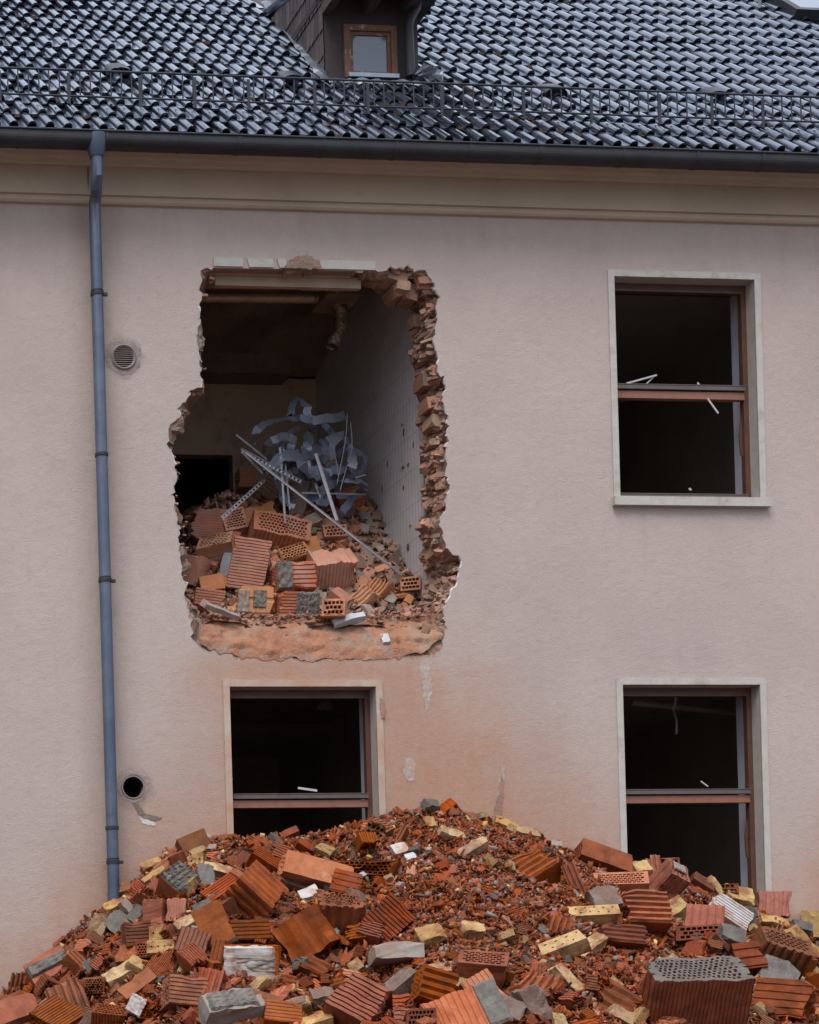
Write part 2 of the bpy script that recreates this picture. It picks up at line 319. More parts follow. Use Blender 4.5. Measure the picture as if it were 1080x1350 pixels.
def wall_mat():
    N = NT('roughcast_render'); sx = N.n('ShaderNodeSeparateXYZ'); N.l(N.tc.outputs['Object'], sx.inputs[0]); X, Z = sx.outputs[0], sx.outputs[2]
    c = N.mix(N.ramp(N.noise(.9, 5, .6), .3, .7), (.50,.42,.387), (.44,.365,.335))
    c = N.mix(N.math('MULTIPLY', N.ramp(N.noise(9, 5, .8), .5, .8), .35), c, (.33,.26,.245))
    c = N.mix(N.math('MULTIPLY', N.ramp(N.noise(120, 2, .5), .60, .72), .5), c, (.27,.21,.195))
    nz = N.noise(2.2, 5, .65); nzf = N.noise(14, 5, .7)
    def sm(v, a, b):
        o = N.n('ShaderNodeMapRange', interpolation_type='SMOOTHSTEP'); N.l(v, o.inputs[0]); o.inputs[1].default_value = a; o.inputs[2].default_value = b; return o.outputs[0]
    # brick dust that settled and splashed: in a band beneath the hole, and along the heap
    cv = N.n('ShaderNodeFloatCurve'); mr = N.n('ShaderNodeMapRange'); N.l(X, mr.inputs[0]); mr.inputs[1].default_value = -4; mr.inputs[2].default_value = 4
    N.l(mr.outputs[0], cv.inputs['Value']); cu = cv.mapping.curves[0]
    pts = [(( -3.3), 2.6), (-2.6, 3.2), (-1.9, 3.9), (-1.2, 4.3), (-.4, 4.7), (.3, 5.0), (.9, 4.8), (1.6, 4.15), (2.6, 3.3), (3.4, 2.9)]
    cu.points[0].location = (0, .25); cu.points[1].location = (1, .35)
    for x, z in pts: cu.points.new((x+4)/8, z/10)
    cv.mapping.update()
    hz = N.math('SUBTRACT', Z, N.math('MULTIPLY', cv.outputs[0], 10))
    hz = N.math('ADD', hz, N.math('MULTIPLY', N.math('SUBTRACT', nz, .5), 1.1))
    halo = sm(hz, 1.5, -.3)
    top = sm(N.math('ADD', Z, N.math('MULTIPLY', N.math('SUBTRACT', nz, .5), .5)), Zat(840)+.05, Zat(880)-.05)
    side = N.math('MULTIPLY', sm(N.math('ADD', X, N.math('MULTIPLY', N.math('SUBTRACT', nz, .5), .9)), at(215,980).x-.2, at(330,980).x+.1), sm(N.math('ADD', X, N.math('MULTIPLY', N.math('SUBTRACT', nz, .5), 1.3)), at(690,980).x+.2, at(530,980).x))
    d = N.math('MAXIMUM', N.math('MULTIPLY', halo, .85), N.math('MULTIPLY', N.math('MULTIPLY', top, side), .75))
    streak = N.n('ShaderNodeMapping'); N.l(N.tc.outputs['Object'], streak.inputs[0]); streak.inputs['Scale'].default_value = (1, 1, .22)
    st = N.noise(5, 5, .7, streak.outputs[0])
    d = N.math('MULTIPLY', d, N.math('ADD', N.math('MULTIPLY', st, .9), .5), True)
    d = N.math('MULTIPLY', d, N.math('ADD', N.math('MULTIPLY', nzf, .6), .68), True)
    c = N.mix(d, c, (.42,.22,.135))
    rs = N.n('ShaderNodeMapping'); N.l(N.tc.outputs['Object'], rs.inputs[0]); rs.inputs['Scale'].default_value = (1, 1, .06)
    run = N.ramp(N.noise(9, 4, .75, rs.outputs[0]), .56, .74); c = N.mix(N.math('MULTIPLY', N.math('MULTIPLY', run, N.ramp(N.noise(1.1, 3, .6), .42, .62)), .30), c, (.30,.235,.215))
    c = N.mix(N.math('MULTIPLY', N.ramp(N.noise(.45, 4, .65), .5, .7), .35), c, (.40,.33,.32))
    # darker streaky tone: under the cornice and beside the downpipe
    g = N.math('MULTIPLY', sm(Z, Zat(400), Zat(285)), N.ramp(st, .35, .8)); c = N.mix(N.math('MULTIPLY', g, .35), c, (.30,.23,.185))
    px = at(136, 700).x; gp = N.math('ABSOLUTE', N.math('SUBTRACT', X, px)); gp = N.math('MULTIPLY', sm(gp, .32, .03), N.math('ADD', N.math('MULTIPLY', st, .7), .1))
    c = N.mix(N.math('MULTIPLY', gp, .75), c, (.25,.19,.155))
    for (qx, qy) in ((163, 471), (176, 1040)):
        p = at(qx, qy); dx = N.math('SUBTRACT', X, p.x); dz = N.math('SUBTRACT', Z, p.z)
        r = N.math('SQRT', N.math('ADD', N.math('MULTIPLY', dx, dx), N.math('MULTIPLY', dz, dz))); r = N.math('ADD', r, N.math('MULTIPLY', N.math('SUBTRACT', N.noise(8, 4, .7), .5), .16))
        c = N.mix(N.math('MULTIPLY', sm(r, .20, .13), .6), c, (.25,.195,.16))
    N.set(c, .88); N.bump(N.noise(95, 5, .8), .65, .013); N.bump(N.noise(16, 3, .6), .35, .015); return N.m
MT['wall'] = wall_mat()
wall = facade().build('wall', 'wall', bld)

# --- broken masonry round the hole
def broken_edge():
    n = len(HO); K = 11; V = []; Fc = []
    for i in range(n):
        o, s = HO[i]; q = HI[i]
        for k in range(K):
            t = k/(K-1); p = o.lerp(q, t)
            p.y = q.y*(t**1.15) if not s else q.y*t
            if not s and 0 < k:
                cell = noise.cell(Vector((p.x*7, p.y*7, p.z*9.5))); b = (cell-.5)*.07*min(1, t*4)
                rad = Vector((fbm(p.x*7, p.y*7, p.z*7), fbm(p.x*7+9, p.y*7, p.z*7), fbm(p.x*7, p.y*7+5, p.z*7)))*.035*min(1, t*4)
                inw = (q-o); inw.y = 0
                if inw.length > 1e-4: inw.normalize()
                p += inw*b + rad
                p.y = max(p.y, .012)
            V.append(p)
        e = q.copy(); e.y = WT; V.append(e if e.y > q.y else q+Vector((0, .02, 0)))
    K1 = K+1
    for i in range(n):
        for k in range(K1-1): a = i*K1+k; b = ((i+1) % n)*K1+k; Fc.append([a, b, b+1, a+1])
    return V, Fc
V, Fc = broken_edge(); link('broken_masonry', mesh('broken_masonry', V, Fc), 'break', bld)

def hullpts(pts):
    bm = bmesh.new()
    for p in pts: bm.verts.new(p)
    r = bmesh.ops.convex_hull(bm, input=bm.verts)
    bmesh.ops.delete(bm, geom=[v for v in bm.verts if not v.link_faces], context='VERTS')
    bm.verts.index_update(); V = [v.co.copy() for v in bm.verts]; Fc = [[v.index for v in f.verts] for f in bm.faces]; bm.free(); return V, Fc
def rock_pts(dx, dy, dz, cut=.5, rnd=random):
    P = []
    for sx in (-1, 1):
        for sy in (-1, 1):
            for sz in (-1, 1):
                c = Vector((sx*dx/2, sy*dy/2, sz*dz/2))
                if rnd.random() < cut:
                    for ax, L in enumerate((dx, dy, dz)):
                        q = c.copy(); q[ax] *= 1-rnd.uniform(.15, .75); P.append(q)
                else: P.append(c*rnd.uniform(.9, 1.0))
    return P
def rand_rot(rnd=random):
    return Matrix.Rotation(rnd.uniform(0, 6.28), 3, 'Z') @ Matrix.Rotation(rnd.uniform(0, 3.14), 3, 'X') @ Matrix.Rotation(rnd.uniform(0, 6.28), 3, 'Z')
M = MB(); rr = random.Random(3)
for i, (o, s) in enumerate(HO):
    q = HI[i]
    if s: continue
    px, py, _ = proj(o)
    right = px > 500 and py < 850; bot = py > 835
    nn = (5 if right else 1 if not bot else 0)
    for k in range(nn):
        if not right and rr.random() < .8: continue
        t = rr.uniform(.12, 1.0); p = o.lerp(q, t); p.y = q.y*t
        a = rr.uniform(.022, .062) if right else rr.uniform(.015, .03)
        Vv, Ff = hullpts(rock_pts(a*rr.uniform(.9, 2.2), a*rr.uniform(1., 2.4), a*rr.uniform(.35, 1.0), .45, rr))
        R = Matrix.Rotation(rr.uniform(-.3, .3), 3, 'X') @ Matrix.Rotation(rr.uniform(-.45, .45), 3, 'Y') @ Matrix.Rotation(rr.uniform(-.9, .9), 3, 'Z')
        p.y = max(p.y, a*1.8); dn = (o-q); dn.y = 0
        if right and dn.length > 1e-3: p += dn.normalized()*a*.5
        M.add([R @ v + p for v in Vv], Ff)
for (px, py, dpt, wx, wy, wz) in ((522,389,.22,.13,.22,.10),(537,391,.2,.12,.2,.13),(528,380,.12,.12,.14,.08),(556,378,.14,.16,.2,.12),(517,368,.16,.2,.2,.1),(552,360,.1,.18,.14,.1),(559,372,.06,.13,.1,.06),(548,425,.33,.1,.14,.1),(552,470,.3,.1,.14,.09),(560,505,.22,.12,.2,.12),(566,535,.2,.12,.2,.1),(572,560,.18,.12,.2,.1),(480,362,.2,.22,.2,.07),(395,352,.05,.3,.08,.1)):
    Vv, Ff = hullpts(rock_pts(wx, wy, wz, .4, rr)); p = at(px, py, dpt); R = Matrix.Rotation(rr.uniform(-.3, .3), 3, 'Y'); M.add([R @ v + p for v in Vv], Ff)
M.build('broken_brick_edge', 'breakc', bld)['kind'] = 'stuff'
# torn white edge of the render coat
V = []; Fc = []; n = len(HO)
for i, (o, s) in enumerate(HO):
    q = HI[i]; d = Vector((q.x-o.x, 0, q.z-o.z)); d = d.normalized() if d.length > 1e-4 else Vector((0, 0, -1))
    wv = max(.0015, .002+.018*fbm(o.x*8, 4, o.z*8)) if not s and proj(o)[1] < 838 else .0004
    V += [o+Vector((0, -.002, 0))-d*.003, o+d*wv+Vector((0, .004, 0)), o+d*wv*1.1+Vector((0, .022, 0))]
for i in range(n):
    a, b = i*3, ((i+1) % n)*3; Fc += [[a, b, b+1, a+1], [a+1, b+1, b+2, a+2]]
link('torn_render_edge', mesh('torn_render_edge', V, Fc), 'plasteredge', bld)
# dust-covered ledge of exposed brick at the foot of the hole
V = []; Fc = []; NX, NK = 90, 16
for i in range(NX+1):
    px = 262+(583-262)*i/NX; tl = abs(i/NX-.5)*2
    pb = 869-8*tl**5*3+7*fbm(i*.13, 0, 3)+3*fbm(i*.6, 2, 5); pt = 816-2*tl
    A = at(px, pb, -.004); B = at(px-(px-420)*.05, pt, .2)
    for k in range(NK+1):
        t = k/NK; p = A.lerp(B, t); p.y = -.004+.21*t**1.6
        p.y += (.028*fbm(p.x*6, 0, p.z*14)+.016*fbm(p.x*22, 4, p.z*30))*min(1, t*5)*(1 if t < .95 else .2); V.append(p)
for i in range(NX):
    for k in range(NK): a = i*(NK+1)+k; Fc.append([a, a+NK+1, a+NK+2, a+1])
link('masonry_ledge', mesh('masonry_ledge', V, Fc, True), 'ledge', bld)

# --- surviving piece of surround over the hole
for a, b in ((281, 320), (325, 360), (365, 378), (421, 494)):
    p, q = at(a, 347), at(b, 348.2); zt, zb = at(387, 342.5).z, at(387, 354).z
    V = [(p.x+.02*rr.random(), -.014, zb), (q.x, -.014, zb), (q.x-.03*rr.random(), -.014, zt), (p.x, -.014, zt)]
    V += [(x, .01, z) for x, _, z in V]; M = MB(); M.add(V, [(0,1,2,3),(7,6,5,4),(0,4,5,1),(1,5,6,2),(2,6,7,3),(3,7,4,0)]); M.build('window_surround', 'surround', bld)
patch_later = [(375,357),(378,349),(386,342),(394,338.5),(404,338),(413,342),(419,347),(425,357)]
p, q = at(284, 372, .12), at(476, 376, .12)
lb = MB(); lb.box(p.x, q.x, .12, .17, at(380, 378, .12).z, at(380, 364, .12).z); lb.box(p.x-.2, q.x-.1, .10, .13, at(380, 366, .12).z, at(380, 362, .12).z+.03); lb.build('lintel_board', 'board', bld)

# --- windows
def make_window(W, label, sill=True, top_px=None):
    x0, x1, z0, z1 = W; D0, D1 = .12, .175; fr = .045
    f = MB(); f.box(x0, x0+fr, D0, D1, z0, z1); f.box(x1-fr, x1, D0, D1, z0, z1); f.box(x0+fr, x1-fr, D0, D1, z1-.062, z1); f.box(x0+fr, x1-fr, D0, D1, z0, z0+.035)
    f.box(x0+fr, x1-fr, D0-.012, D0+.02, z1-.062-.008, z1-.056)
    w_ = f.build('window', 'wood', bld); w_['label'] = label
    zt = z1-(z1-z0)*.485
    t = MB(); t.box(x0+fr, x1-fr, D0-.012, D1-.01, zt-.075, zt-.014); t.build('transom', 'woodl', w_)
    t = MB(); t.box(x0+fr, x1-fr, D0-.03, D0+.02, zt-.002, zt+.034); t.box(x0+fr, x1-fr, D0-.034, D0-.02, zt+.034, zt+.040); t.build('sash_rail', 'sash', w_); t = MB(); t.box(x0+fr, x1-fr, D0-.03, D0+.02, z0+.037, z0+.065); t.box(x0+fr, x1-fr, D0-.034, D0-.02, z0+.065, z0+.071); t.build('sash_rail', 'sash', w_)
    r = MB(); e = .001
    r.add([(x0,0,z0),(x0,D0,z0),(x0,D0,z1),(x0,0,z1),(x1,0,z0),(x1,D0,z0),(x1,D0,z1),(x1,0,z1)], [(0,3,2,1),(4,5,6,7),(2,3,7,6),(0,1,5,4)]); r.build('reveal', 'reveal', w_)
    r = MB(); r.add([(x0,D1,z0),(x0,WI,z0),(x0,WI,z1),(x0,D1,z1),(x1,D1,z0),(x1,WI,z0),(x1,WI,z1),(x1,D1,z1)], [(0,3,2,1),(4,5,6,7),(0,1,5,4)]); r.build('inner_jamb', 'jamb', w_)
    r = MB(); r.box(x0, x1, D1, WI, z1-.001, z1+.03); r.build('inner_lintel', 'darkwood', w_)
    s = MB(); b = .056; q = -.012
    for (a, c, g, h) in ((x0-b, x0, z0, z1), (x1, x1+b, z0, z1), (x0-b, x1+b, z1+.0005, z1+b)):
        s.box(a, c, q, .004, g, h)
    s.build('surround', 'surround', w_)
    # hairline joints in the painted surround
    if sill:
        s = MB(); s.box(x0-b-.015, x1+b+.02, -.05, D0, z0-.075, z0-.001); sb = s.build('sill', 'surround', w_)
    # splintered glazing bead left in the frame
    s = MB(); zz = zt-.35*_h*.3
    s.add([(x1-fr-.002,D0+.03,zz),(x1-fr-.03,D0+.03,zz-.16),(x1-fr-.022,D0+.03,zz-.33),(x1-fr-.002,D0+.03,zz-.36),(x1-fr-.002,D0+.042,zz),(x1-fr-.03,D0+.042,zz-.16),(x1-fr-.022,D0+.042,zz-.33),(x1-fr-.002,D0+.042,zz-.36)], [(0,1,2,3),(7,6,5,4),(0,4,5,1),(1,5,6,2),(2,6,7,3),(3,7,4,0)])
    s.build('splintered_bead', 'wood', w_)
    return w_
MT['surroundd'] = simple('dusty_stone_surround', (.46,.40,.345), (.40,.29,.22), 7, (.6,.85), .5, 70, .005, c3=(.42,.25,.165), s3=2.5, t3=(.44,.66))
WUR = make_window(W_UR, 'upper window with empty panes and a pale sill')
WLR = make_window(W_LR, 'lower window half buried by the rubble, beneath the upper window')
WLL = make_window(W_LL, 'lower window beneath the jagged hole')
for c_ in WLL.children:
    if c_.name.startswith('surround'): c_.data.materials[0] = MT['surroundd']
def room(x0, x1, y0, y1, z0, z1, name, mat='room'):
    M = MB(); M.add([(x0,y0,z0),(x1,y0,z0),(x1,y1,z0),(x0,y1,z0),(x0,y0,z1),(x1,y0,z1),(x1,y1,z1),(x0,y1,z1)], [(0,1,2,3),(7,6,5,4),(3,2,6,7),(0,3,7,4),(1,5,6,2)])
    return M.build(name, mat, bld)
for i, W in enumerate((W_UR, W_LR, W_LL)):
    room(W[0]-1.3, W[1]+.9, WI, 4.6, W[2]-.8, W[3]+.35, 'room')

M = MB(); M.tube([at(889, 908, .9), at(891, 925, .9), at(888, 936, .95), at(892, 950, .9), at(892, 968, .9)], .012, 6); M.build('dangling_cable', 'jamb', bld)
M = MB(); M.tube([at(429, 926, 1.0), at(429, 934, 1.0)], [.05, .075], 16); M.build('ceiling_lamp_base', 'vent', bld)
M = MB(); M.tube([at(832, 926, 1.2), at(975, 940, 1.3)], .03, 8); M.build('ceiling_pipe', 'room', bld)
# --- the room behind the hole
XW = at(562, 700, WT).x                                   # tiled partition on its right
zc = None
# depth where that partition meets the back wall (seen at px 416, py 500)
r = ray(416, 500); tt = (XW-CAM.x)/r.x; DB = (CAM+r*tt).y; ZC = (CAM+r*tt).z
XL = at(215, 500, WT).x-1.6; ZF = at(416, 815, .2).z-.05
pw = MB(); pw.add([(XW,WT,ZF),(XW,DB,ZF),(XW,DB,ZC+.9),(XW,WT,ZC+.9)], [(0,1,2,3)]); pw.build('tiled_partition', 'tiling', bld)
# scars where fittings were torn from the tiles
s = MB()
for (px, py, a, b) in ((532,570,.035,.12),(545,585,.03,.10),(511,612,.03,.12),(531,617,.06,.05),(538,613,.05,.06),(532,643,.03,.09),(541,693,.05,.04),(538,722,.06,.12),(530,560,.03,.05),(504,645,.03,.12)):
    c = at_x(px, py, XW-.004); n_ = 9
    V = [(XW-.004-.002*rr.random(), c.y+a*.6*(.55+.5*rr.random())*math.cos(6.28*i/n_), c.z+b*.35*(.55+.5*rr.random())*math.sin(6.28*i/n_)) for i in range(n_)]
    s = MB(); s.add(V, [list(range(n_))]); s.build('torn_tile_scar', 'brown', bld)
dr = (at(308, 650, DB).x, at(308, 600, DB).z)             # doorway in the back wall
bw = MB(); bw.box(dr[0], XW+.3, DB, DB+.12, ZF, ZC); bw.box(XL, dr[0], DB, DB+.12, dr[1], ZC); bw.build('back_wall', 'backw', bld)
ZL = ZC+.02
cb = MB(); cb.add([(XL,WT,ZL+.75),(XW,WT,ZL+.75),(XW,DB,ZL),(XL,DB,ZL)], [(0,1,2,3)])
cb.build('ceiling', 'ceil', bld)
cb = MB(); zb = at(340, 492, DB-.25).z; cb.box(XL, XW-.35, DB-.3, DB-.02, zb-.02, ZL+.2); cb.build('ceiling_beam', 'ceil', bld)
room(XL-.1, XW+.05, DB+.13, DB+4, ZF-.05, ZC+.3, 'room')
lw = MB(); lw.box(XL-.06, XL, WT, DB+.12, ZF, ZC+.9); lw.build('side_partition', 'room', bld)
fl = MB(); fl.box(XL, XW+.1, .22, DB+.1, ZF-.25, ZF); fl.build('floor_slab', 'brown', bld)
# back of the facade inside this room
# ducts
a, b = at(255, 391.5, 1.0), at(415, 393, 1.0); dm = MB()
dm.tube([a.lerp(b, i/40) for i in range(41)], [.043+(.004 if i % 5 == 0 else 0) for i in range(41)], 16)
c2 = at(432, 393, 1.0); dm.tube([b, b.lerp(c2, .5), c2], [.045, .045, .04], 16)
dm.build('ceiling_duct', 'duct', bld, True)
hg = MB(); p = at(412.6, 380, .98); hg.bar(p+Vector((0, 0, .05)), p-Vector((0, 0, .13)), .008, .003); hg.build('duct_hanger', 'profile', bld)
e = MB(); K = [(441,383),(445,397),(449,411),(450,424),(446,438),(440,449),(437,459)]
pts = []; 
for i in range(len(K)-1):
    for j in range(6): t = j/6; pts.append(at(K[i][0]*(1-t)+K[i+1][0]*t, K[i][1]*(1-t)+K[i+1][1]*t, 1.0))
e.tube(pts, [.060+.0035*math.sin(i*2.6)+.002*math.sin(i*.7) for i in range(len(pts))], 20, False); el = e.build('hanging_flexible_duct', 'foil', bld, True)
# second dark joist and strap above
jb = MB(); p = at(432, 389, .8); jb.box(p.x-.02, p.x+.3, .75, 1.15, p.z-.01, p.z+.09); jb.build('joist_fragment', 'ceil', bld)

# --- cornice
def extrude_x(prof, x0, x1, closed=False, nseg=1):
    n = len(prof); V = [(x0+(x1-x0)*s_/nseg, y, z) for s_ in range(nseg+1) for y, z in prof]
    Fc = [[s_*n+i, s_*n+i+1, (s_+1)*n+i+1, (s_+1)*n+i] for s_ in range(nseg) for i in range(n-1)]
    return V, Fc
zb = Zat(283); zc1 = Zat(277, Y=-.05); P = [(0, zb), (-.03, zb+.004), (-.045, zb+.02), (-.045, zb+.042), (-.035, zb+.052), (-.035, zb+.062), (-.058, zb+.066), (-.058, Zat(233, Y=-.058)),
     (-.09, Zat(231, Y=-.09)), (-.11, Zat(228, Y=-.11)), (-.12, Zat(223, Y=-.12)), (-.15, Zat(219, Y=-.15)), (-.165, Zat(219, Y=-.15)+.03), (-.29, Zat(219, Y=-.15)+.05), (-.29, Zat(219, Y=-.15)+.10), (0, Zat(219, Y=-.15)+.10)]
V, Fc = extrude_x(P, -9.5, 9.5); link('cornice', mesh('cornice', V, Fc), 'cornice', bld)

# --- gutter
ZG = Zat(185.5, Y=-.46); YG = -.385; RG = .075
prof = [(YG+.0-RG, ZG+.0)] + [(YG-RG*math.cos(a), ZG-.045-RG*math.sin(a)*.95) for a in [math.pi*i/14 for i in range(15)]] + [(YG+RG, ZG)]
V, Fc = extrude_x(prof, -9.5, 9.5, nseg=1); gut = link('gutter', mesh('gutter', V, Fc, False), 'zinc', bld)
M = MB(); M.tube([(-9.5, YG-RG-.003, ZG+.001), (9.5, YG-RG-.003, ZG+.001)], .0085, 8); M.build('rolled_rim', 'rail', gut)
M = MB()
for px in range(-260, 1500, 97):
    M = MB(); x = at(px+rr.uniform(-12, 12), 190, YG).x; pr = [(YG-(RG+.004)*math.cos(a), ZG-.045-(RG+.004)*math.sin(a)*.95) for a in [math.pi*i/14 for i in range(15)]]
    pr = [(YG-RG-.004, ZG-.004)]+pr; V, Fc = extrude_x(pr, x-.011, x+.011); M.add(V, Fc); M.build('gutter_bracket', 'zinc', gut)

# --- downpipe
def dpx(py): return 127+(145-127)*(py-250)/900
M = MB(); pts, rs = [], []
c0 = at(127, 190, YG); cx = c0.x; LX = at(134, 600, -.13).x
M.tube([(cx, YG, at(127,180,YG).z), (cx, YG, at(127,190,YG).z), (cx, YG, at(127,205,YG).z), (cx, YG, at(127,208,YG).z)], [.094, .090, .060, .052], 24, False)
z1 = at(127, 208, YG).z; z2 = at(127, 233, YG).z; zt2 = at(127, 268, -.14).z; zend = 2.2
M.tube([(cx, YG, z1+.02), (cx, YG, z2), (cx, YG+.04, z2-.05), (LX, -.19, zt2+.06), (LX, -.13, zt2), (LX, -.13, zt2-.1), (LX, -.13, zend)], .048, 20)
pipe = M.build('downpipe', 'zincp', bld); smooth_by_angle(pipe.data)
for py, kind in ((205, 0), (388, 1), (600, 0), (766, 1), (1092, 0), (1137, 1)):
    M = MB(); y = YG if py < 210 else -.13; z = at(dpx(py), py, y).z; cx = c0.x if py < 210 else LX
    M.tube([(cx, y, z-.014), (cx, y, z-.012), (cx, y, z+.012), (cx, y, z+.014)], [.049, .055, .055, .049], 20)
    if kind: M.box(cx+.04, cx+.085, y-.012, y+.012, z-.012, z+.012); M.box(cx-.012, cx+.012, y, 0, z-.01, z+.01); M.tube([(cx, y, z+.022), (cx, y, z+.030)], .052, 20)
    M.build('pipe_bracket' if kind else 'pipe_collar', 'zinc', pipe)

# --- ventilation grille and open pipe hole
c = at(163, 471)
M = MB(); n_ = 32; V = []
for (r_, y) in ((.083, -.004), (.108, -.006), (.108, .012), (.083, .03)): V += [(c.x+r_*math.cos(6.2832*i/n_), y, c.z+r_*math.sin(6.2832*i/n_)) for i in range(n_)]
V2 = [(c.x+.096*math.cos(6.2832*i/n_), -.018, c.z+.096*math.sin(6.2832*i/n_)) for i in range(n_)]
V = V[:n_]+V2+V[n_:]
M.add(V, [[k*n_+i, k*n_+(i+1) % n_, (k+1)*n_+(i+1) % n_, (k+1)*n_+i] for k in range(4) for i in range(n_)])
grille = M.build('vent_grille', 'vent', bld)
M = MB()
for i in range(9):
    z = -.068+i*.017; hw = math.sqrt(max(.0, .083**2-z*z)); M.box(c.x-hw, c.x+hw, -.004, .001, c.z+z-.003, c.z+z+.002)
M.build('grille_slats', 'vent', grille)
M = MB(); M.tube([(c.x, .06, c.z), (c.x, .062, c.z)], .09, 24); M.build('duct_shade_disc', 'black', grille)  # black disc put in where the duct would only be shaded
c = at(176, 1037)
M = MB(); V = []
for (r_, y) in ((.088, -.004), (.098, -.004), (.098, .02), (.088, .25)): V += [(c.x-.006+r_*math.cos(6.2832*i/n_), y, c.z-.008+r_*math.sin(6.2832*i/n_)) for i in range(n_)]
M.add(V, [[k*n_+i, k*n_+(i+1) % n_, ((k+1) % 4)*n_+(i+1) % n_, ((k+1) % 4)*n_+i] for k in (0, 1, 3) for i in range(n_)])
M.add([(c.x+.1*math.cos(6.2832*i/n_), .3, c.z+.1*math.sin(6.2832*i/n_)) for i in range(n_)], [list(range(n_))])
pp = M.build('open_pipe_hole', 'black', bld); MR = MB()  # bore coloured near-black in place of its own shade
V = []
for (r_, y) in ((.086, -.008), (.097, -.008), (.097, .03), (.086, .06)): V += [(c.x+r_*math.cos(6.2832*i/n_)-.004, y, c.z+r_*math.sin(6.2832*i/n_)-.006) for i in range(n_)]
MR.add(V, [[k*n_+i, k*n_+(i+1) % n_, ((k+1) % 4)*n_+(i+1) % n_, ((k+1) % 4)*n_+i] for k in range(4) for i in range(n_)]); MR.build('sleeve_rim', 'vent', pp)

MT['scrape'] = simple('scraped_paint', (.48,.44,.43), (.36,.29,.26), 22, (.8,.95), 1., 60, .006, c3=(.44,.27,.19), s3=14, t3=(.46,.6))
def patch(pts, mat, name, t=.004, rough=.006):               # a thin flake or scar on the wall face
    P = [at(*p) for p in pts]; Q = []
    for i in range(len(P)):
        a, b = P[i], P[(i+1) % len(P)]
        for j in range(9): q = a.lerp(b, j/9); Q.append(Vector((q.x+fbm(q.x*45, 1, q.z*45)*rough*1.6, -t, q.z+fbm(q.x*45, 6, q.z*45)*rough*1.6)))
    n = len(Q); cc = sum(Q, Vector())/n; V = Q+[Vector((cc.x, -t*1.3, cc.z))]+[Vector((q.x, .001, q.z)) for q in Q]
    Fc = [[i, (i+1) % n, n] for i in range(n)]+[[i, n+1+i, n+1+(i+1) % n, (i+1) % n] for i in range(n)]
    return link(name, mesh(name, V, Fc), mat, bld)
def ring_patch(cx, cy, r0, r1, mat, name, seed):
    c = at(cx, cy); n = 60; V = []
    for k, y in ((0, -.003), (1, -.003), (2, .0005)):
        for i in range(n):
            a = 6.2832*i/n; rr_ = r0 if k == 0 else (r0*.4+r1*.6 if k == 1 else r1)
            if k: rr_ *= 1+.16*fbm(math.cos(a)*1.6+seed, math.sin(a)*1.6, 2)+.1*fbm(math.cos(a)*7+seed, math.sin(a)*7, 2)
            V.append((c.x+rr_*math.cos(a), y, c.z+rr_*math.sin(a)))
    Fc = [[k*n+i, k*n+(i+1) % n, (k+1)*n+(i+1) % n, (k+1)*n+i] for k in range(2) for i in range(n)]
    link(name, mesh(name, V, Fc), mat, bld)
MT['cementl'] = simple('pale_cement_patch', (.31,.255,.235), (.22,.175,.155), 12, (.8,.95), 1., 45, .008, c3=(.36,.30,.28), s3=9, t3=(.5,.7))
ring_patch(163, 471, .106, .155, 'cementl', 'cement_patch', 1)
ring_patch(176, 1037, .098, .14, 'cementl', 'cement_patch', 5)
patch([(174,1058),(181,1058),(187,1072),(195,1076),(214,1079),(202,1083),(192,1080),(183,1074)], 'cement', 'cracked_render')
patch([(183,1078),(203,1083),(206,1088),(196,1089),(188,1085)], 'plasteredge', 'chipped_render', .003)
patch([(552,873),(563,872),(566,890),(570,905),(567,925),(562,940),(559,915),(553,893)], 'scrape', 'scraped_render', .002, .014)
patch([(535,998),(545,1000),(548,1016),(545,1030),(538,1032),(532,1018)], 'scrape', 'scraped_render', .002, .014)
patch([(661,1008),(665,1010),(665,1030),(661,1050),(656,1052),(657,1035)], 'scrape', 'split_render', .004, .008)
patch([(660,1022),(664,1026),(663,1050),(660,1080),(650,1082),(654,1060),(658,1045)], 'breakc', 'split_render', .006, .01)
patch([(501,920),(506,924),(507,945),(503,949),(500,935)], 'breakc', 'chipped_surround', .018, .006)

patch(patch_later, 'break', 'crumbled_render', .03, .012)
patch([(113,203),(114.2,210),(113.4,222),(114.6,236),(113.8,258),(113.1,240),(112.6,222),(112.9,210)], 'cement', 'hairline_crack', .062, .002)
# --- roof
PT = R_(43.4); YE = -.33; ZE = Zat(190, Y=YE)+.005
UP = Vector((0, math.cos(PT), math.sin(PT))); NR = Vector((0, -math.sin(PT), math.cos(PT))); EX = .325; PW = .1455
def roof_pt(x, s, h=0): return Vector((x, YE, ZE)) + UP*s + NR*h
def on_roof(px, py, h=0):
    r_ = ray(px, py); P0 = Vector((0, YE, ZE))+NR*h; t = (P0-CAM).dot(NR)/r_.dot(NR); p = CAM+r_*t; return p, (p-P0).dot(UP)
